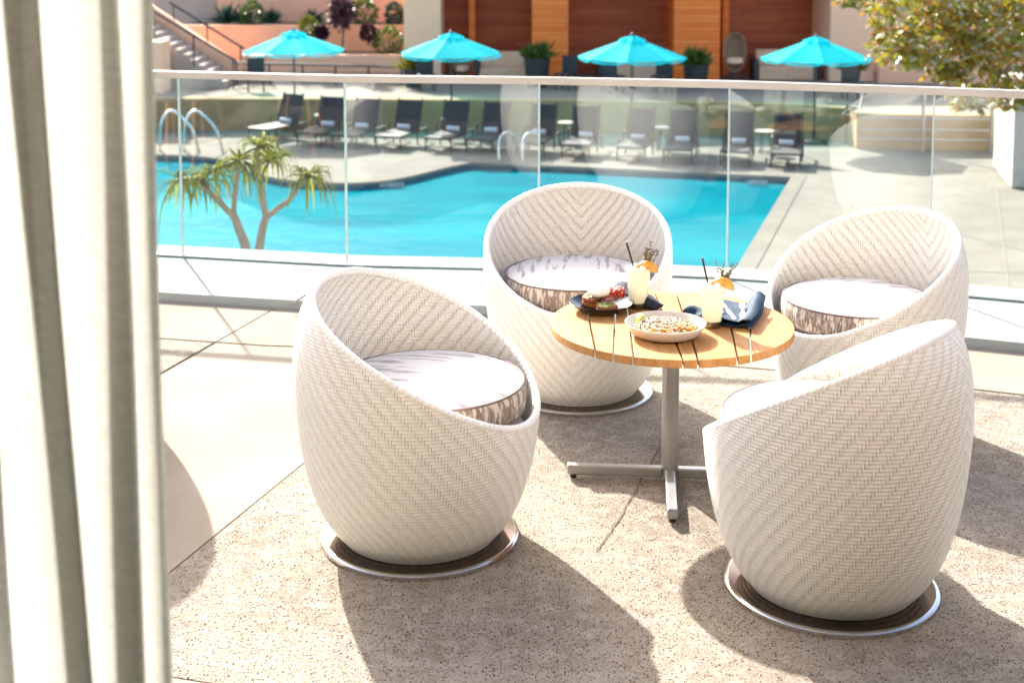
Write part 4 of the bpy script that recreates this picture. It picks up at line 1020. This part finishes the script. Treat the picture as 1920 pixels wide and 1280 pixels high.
# ---- broadleaf tree at right
M_MG = leaf_mat('glossy_green_leaf', (.12, .17, .01), (.40, .36, .03), .35, .35); M_MB = leaf_mat('brown_underside_leaf', (0.277, 0.132, 0.026), (0.462, 0.277, 0.046), .45, .3); M_MY = leaf_mat('highlight_leaf', (0.462, 0.462, 0.356), (0.297, 0.317, 0.145), .25, .3)  # the palest leaves carry the crown's glossy white highlights as colour
TY = 22.0
base = Vector((D(2050, 300, TY+3).x, TY+3, DZ))
tr = thing('broadleaf_tree', 'broadleaf tree with green and bronze leaves overhanging the right corner', 'tree', base)
def TP(px, py, y): return D(px, py, y)-base
limbs = MB()
fork = Vector((-.3, 0, 4.4)); limbs.tube(crom([(0, 0, 0), (.1, 0, 1.6), (-.15, 0, 3.2), fork], 5), [.22-.005*i for i in range(16)], 12)
ends = [TP(1640, 30, TY), TP(1700, 90, TY-.5), TP(1760, 30, TY+1), TP(1800, 110, TY-1), TP(1850, 60, TY), TP(1880, 140, TY-2), TP(1660, -40, TY+.5), TP(1780, -60, TY), TP(1900, -40, TY+1)]
for e in ends: limbs.tube(crom([fork+Vector((0, 0, -.3)), (fork+e)/2+Vector((0, 0, .25)), e], 6), [.085-.0055*i for i in range(13)], 7)
limbs.build('trunk', M_BARK, tr)
cr = MB()
blobs = [(1700, -10, .8, .55, .4), (1620, -15, .35, .35, .18), (1740, 20, .9, .8, .5), (1690, 70, .45, .5, .26), (1665, 90, .3, .4, .22), (1760, 70, .7, .8, .42), (1700, 105, .35, .4, .2), (1740, 110, .3, .4, .16), (1830, 20, .9, .9, .5), (1820, 80, .6, .7, .4), (1770, 130, .3, .35, .2), (1800, 175, .18, .3, .26), (1822, 185, .14, .2, .2), (1850, 130, .5, .5, .4), (1890, 60, .8, .8, .5), (1890, 180, .26, .3, .26), (1930, 120, .5, .6, .5), (1960, 10, .9, .9, .7), (1860, -50, .9, .9, .5), (1930, 170, .3, .3, .3), (1760, -60, 1.2, .9, .5), (1592, -2, .22, .2, .12)]
for (px, py, rx, ry, rz_) in blobs:
    yy = TY-rnd.uniform(0, 2.0); c = TP(px, py, yy); vol = rx*rz_
    for _ in range(int(20+250*vol)):
        v = rv(); p = c+Vector((v.x*rx, v.y*ry, v.z*rz_))
        for q in range(4):
            a = rnd.uniform(0, 6.28); d = Vector((math.cos(a), math.sin(a), rnd.uniform(-1.1, .35)))
            k = rnd.random(); leafq(cr, p+rv()*.05, d, rnd.uniform(.13, .21), rnd.uniform(.06, .085), bend=.12, mi=0 if k < .45 else (1 if k < .78 else 2))
cr.build('crown', [M_MG, M_MB, M_MY], tr, smooth=False)
# ---- tree aloe
AY = 14.0
ab = D(470, 700, AY); base2 = Vector((ab.x, AY, DZ)); al = thing('tree_aloe', 'branching tree aloe with drooping rosettes rising before the pool', 'tree', base2)
def AP(px, py, dy=0): return D(px, py, AY+dy)-base2
M_ALT = M('aloe_trunk', (0.368, 0.288, 0.224), (0.288, 0.224, 0.168), scale=10, rough=.85, bump=.008); M_ALL = leaf_mat('aloe_leaf', (.05, .12, .005), (.34, .30, .015), .75, .3)
b = MB()
def tr_(pts, r0, r1): ps = crom(pts, 6); b.tube(ps, [r0+(r1-r0)*k/(len(ps)-1) for k in range(len(ps))], 10)
tr_([Vector((0, 0, 0)), AP(468, 620), AP(463, 480), AP(448, 430), AP(438, 403)], .068, .038)
tr_([AP(472, 560), AP(484, 480), AP(492, 430), AP(499, 405)], .055, .036)
tr_([AP(439, 408), AP(418, 385), AP(395, 362), AP(375, 350)], .034, .022)
tr_([AP(438, 405), AP(440, 370), AP(446, 325), AP(450, 305)], .03, .02)
tr_([AP(499, 410), AP(492, 370), AP(486, 330), AP(483, 285)], .034, .022)
tr_([AP(499, 408), AP(525, 388), AP(545, 372), AP(560, 345), AP(572, 335)], .034, .022)
b.build('trunk', M_ALT, al)
for (px, py, dy, L, n_) in ((340, 338, -.2, .36, 80), (375, 340, .15, .34, 80), (405, 322, .1, .36, 80), (450, 300, -.1, .38, 70), (488, 275, 0, .40, 80), (508, 300, .2, .36, 80), (578, 330, 0, .36, 100)):
    c = AP(px, py, dy); b = MB()
    for _ in range(int(n_*.5)):
        a = rnd.uniform(0, 6.28); e = rnd.uniform(-.35, 1.2); l = L*1.12*rnd.uniform(.75, 1.15)*(1.0-.25*(e > 1)); h = Vector((math.cos(a), math.sin(a), 0)); dr = rnd.uniform(.45, 1.0)
        prev = None; vs = []
        for s_ in range(8):
            f = s_/7; p = c+h*(l*.72*(1-(1-f)**1.9)*(.35+.65*math.cos(e)))+Vector((0, 0, l*(math.sin(e)*1.15*f-(dr+.25*math.sin(e))*f**2.1))); wd = .019*(1-f)**.6+.001; sd = Vector((-h.y, h.x, 0))*wd
            vs += [p-sd, p+Vector((0, 0, -wd*.5)), p+sd]
        b.add(vs, [(3*i+j, 3*i+j+1, 3*i+j+4, 3*i+j+3) for i in range(7) for j in range(2)])
    b.build('rosette', M_ALL, al)
# ---- far backdrop
b = MB(); b.box((0, 62, -.5), (160, 1, 7)); o = b.build('far_building', M('far_stucco', (0.385, 0.301, 0.238), rough=.9), smooth=False); tag(o, 'pale stucco hotel wing far behind the cabanas', 'building')
# ---- two bucket stools out of the left of the frame, mirrored in the glass
M_SH = M('white_shell', (.78, .76, .73), rough=.4); M_ASH = M('orange_wood', (.62, .30, .12), (.52, .24, .09), scale=8, rough=.5)
for k, (x, y, a, lab) in enumerate(((-4.7, 6.0, .3, 'white bucket stool on wooden legs mirrored in the leftmost glass pane'), (-4.2, 5.0, -.3, 'white bucket stool on wooden legs mirrored beside the glass joint'))):
    pr = thing('bucket_stool', lab, 'stool', (x, y, 0), a, 'white bucket stools')
    b = MB(); b.grid(lambda u, v: ((.14+.16*v**.6)*math.cos(u*2*math.pi), (.14+.16*v**.6)*math.sin(u*2*math.pi), .66+.02*v+v*v*(.28+.16*math.sin(u*2*math.pi))), 32, 10); b.disc(.14, .661, 32); b.build('shell', M_SH, pr, solid=.02)
    for sx in (-1, 1):
        for sy in (-1, 1): b = MB(); b.tube([(sx*.13, sy*.13, .66), (sx*.24, sy*.24, 0)], [.022, .014], 8); b.build('leg', M_ASH, pr)
    b = MB()
    for (p, q) in (((-.2, -.2), (.2, -.2)), ((-.2, .2), (.2, .2)), ((-.2, -.2), (-.2, .2)), ((.2, -.2), (.2, .2))): b.bar((*p, .22), (*q, .22), .02, .03)
    b.build('foot_rest', M_ASH, pr, smooth=False)
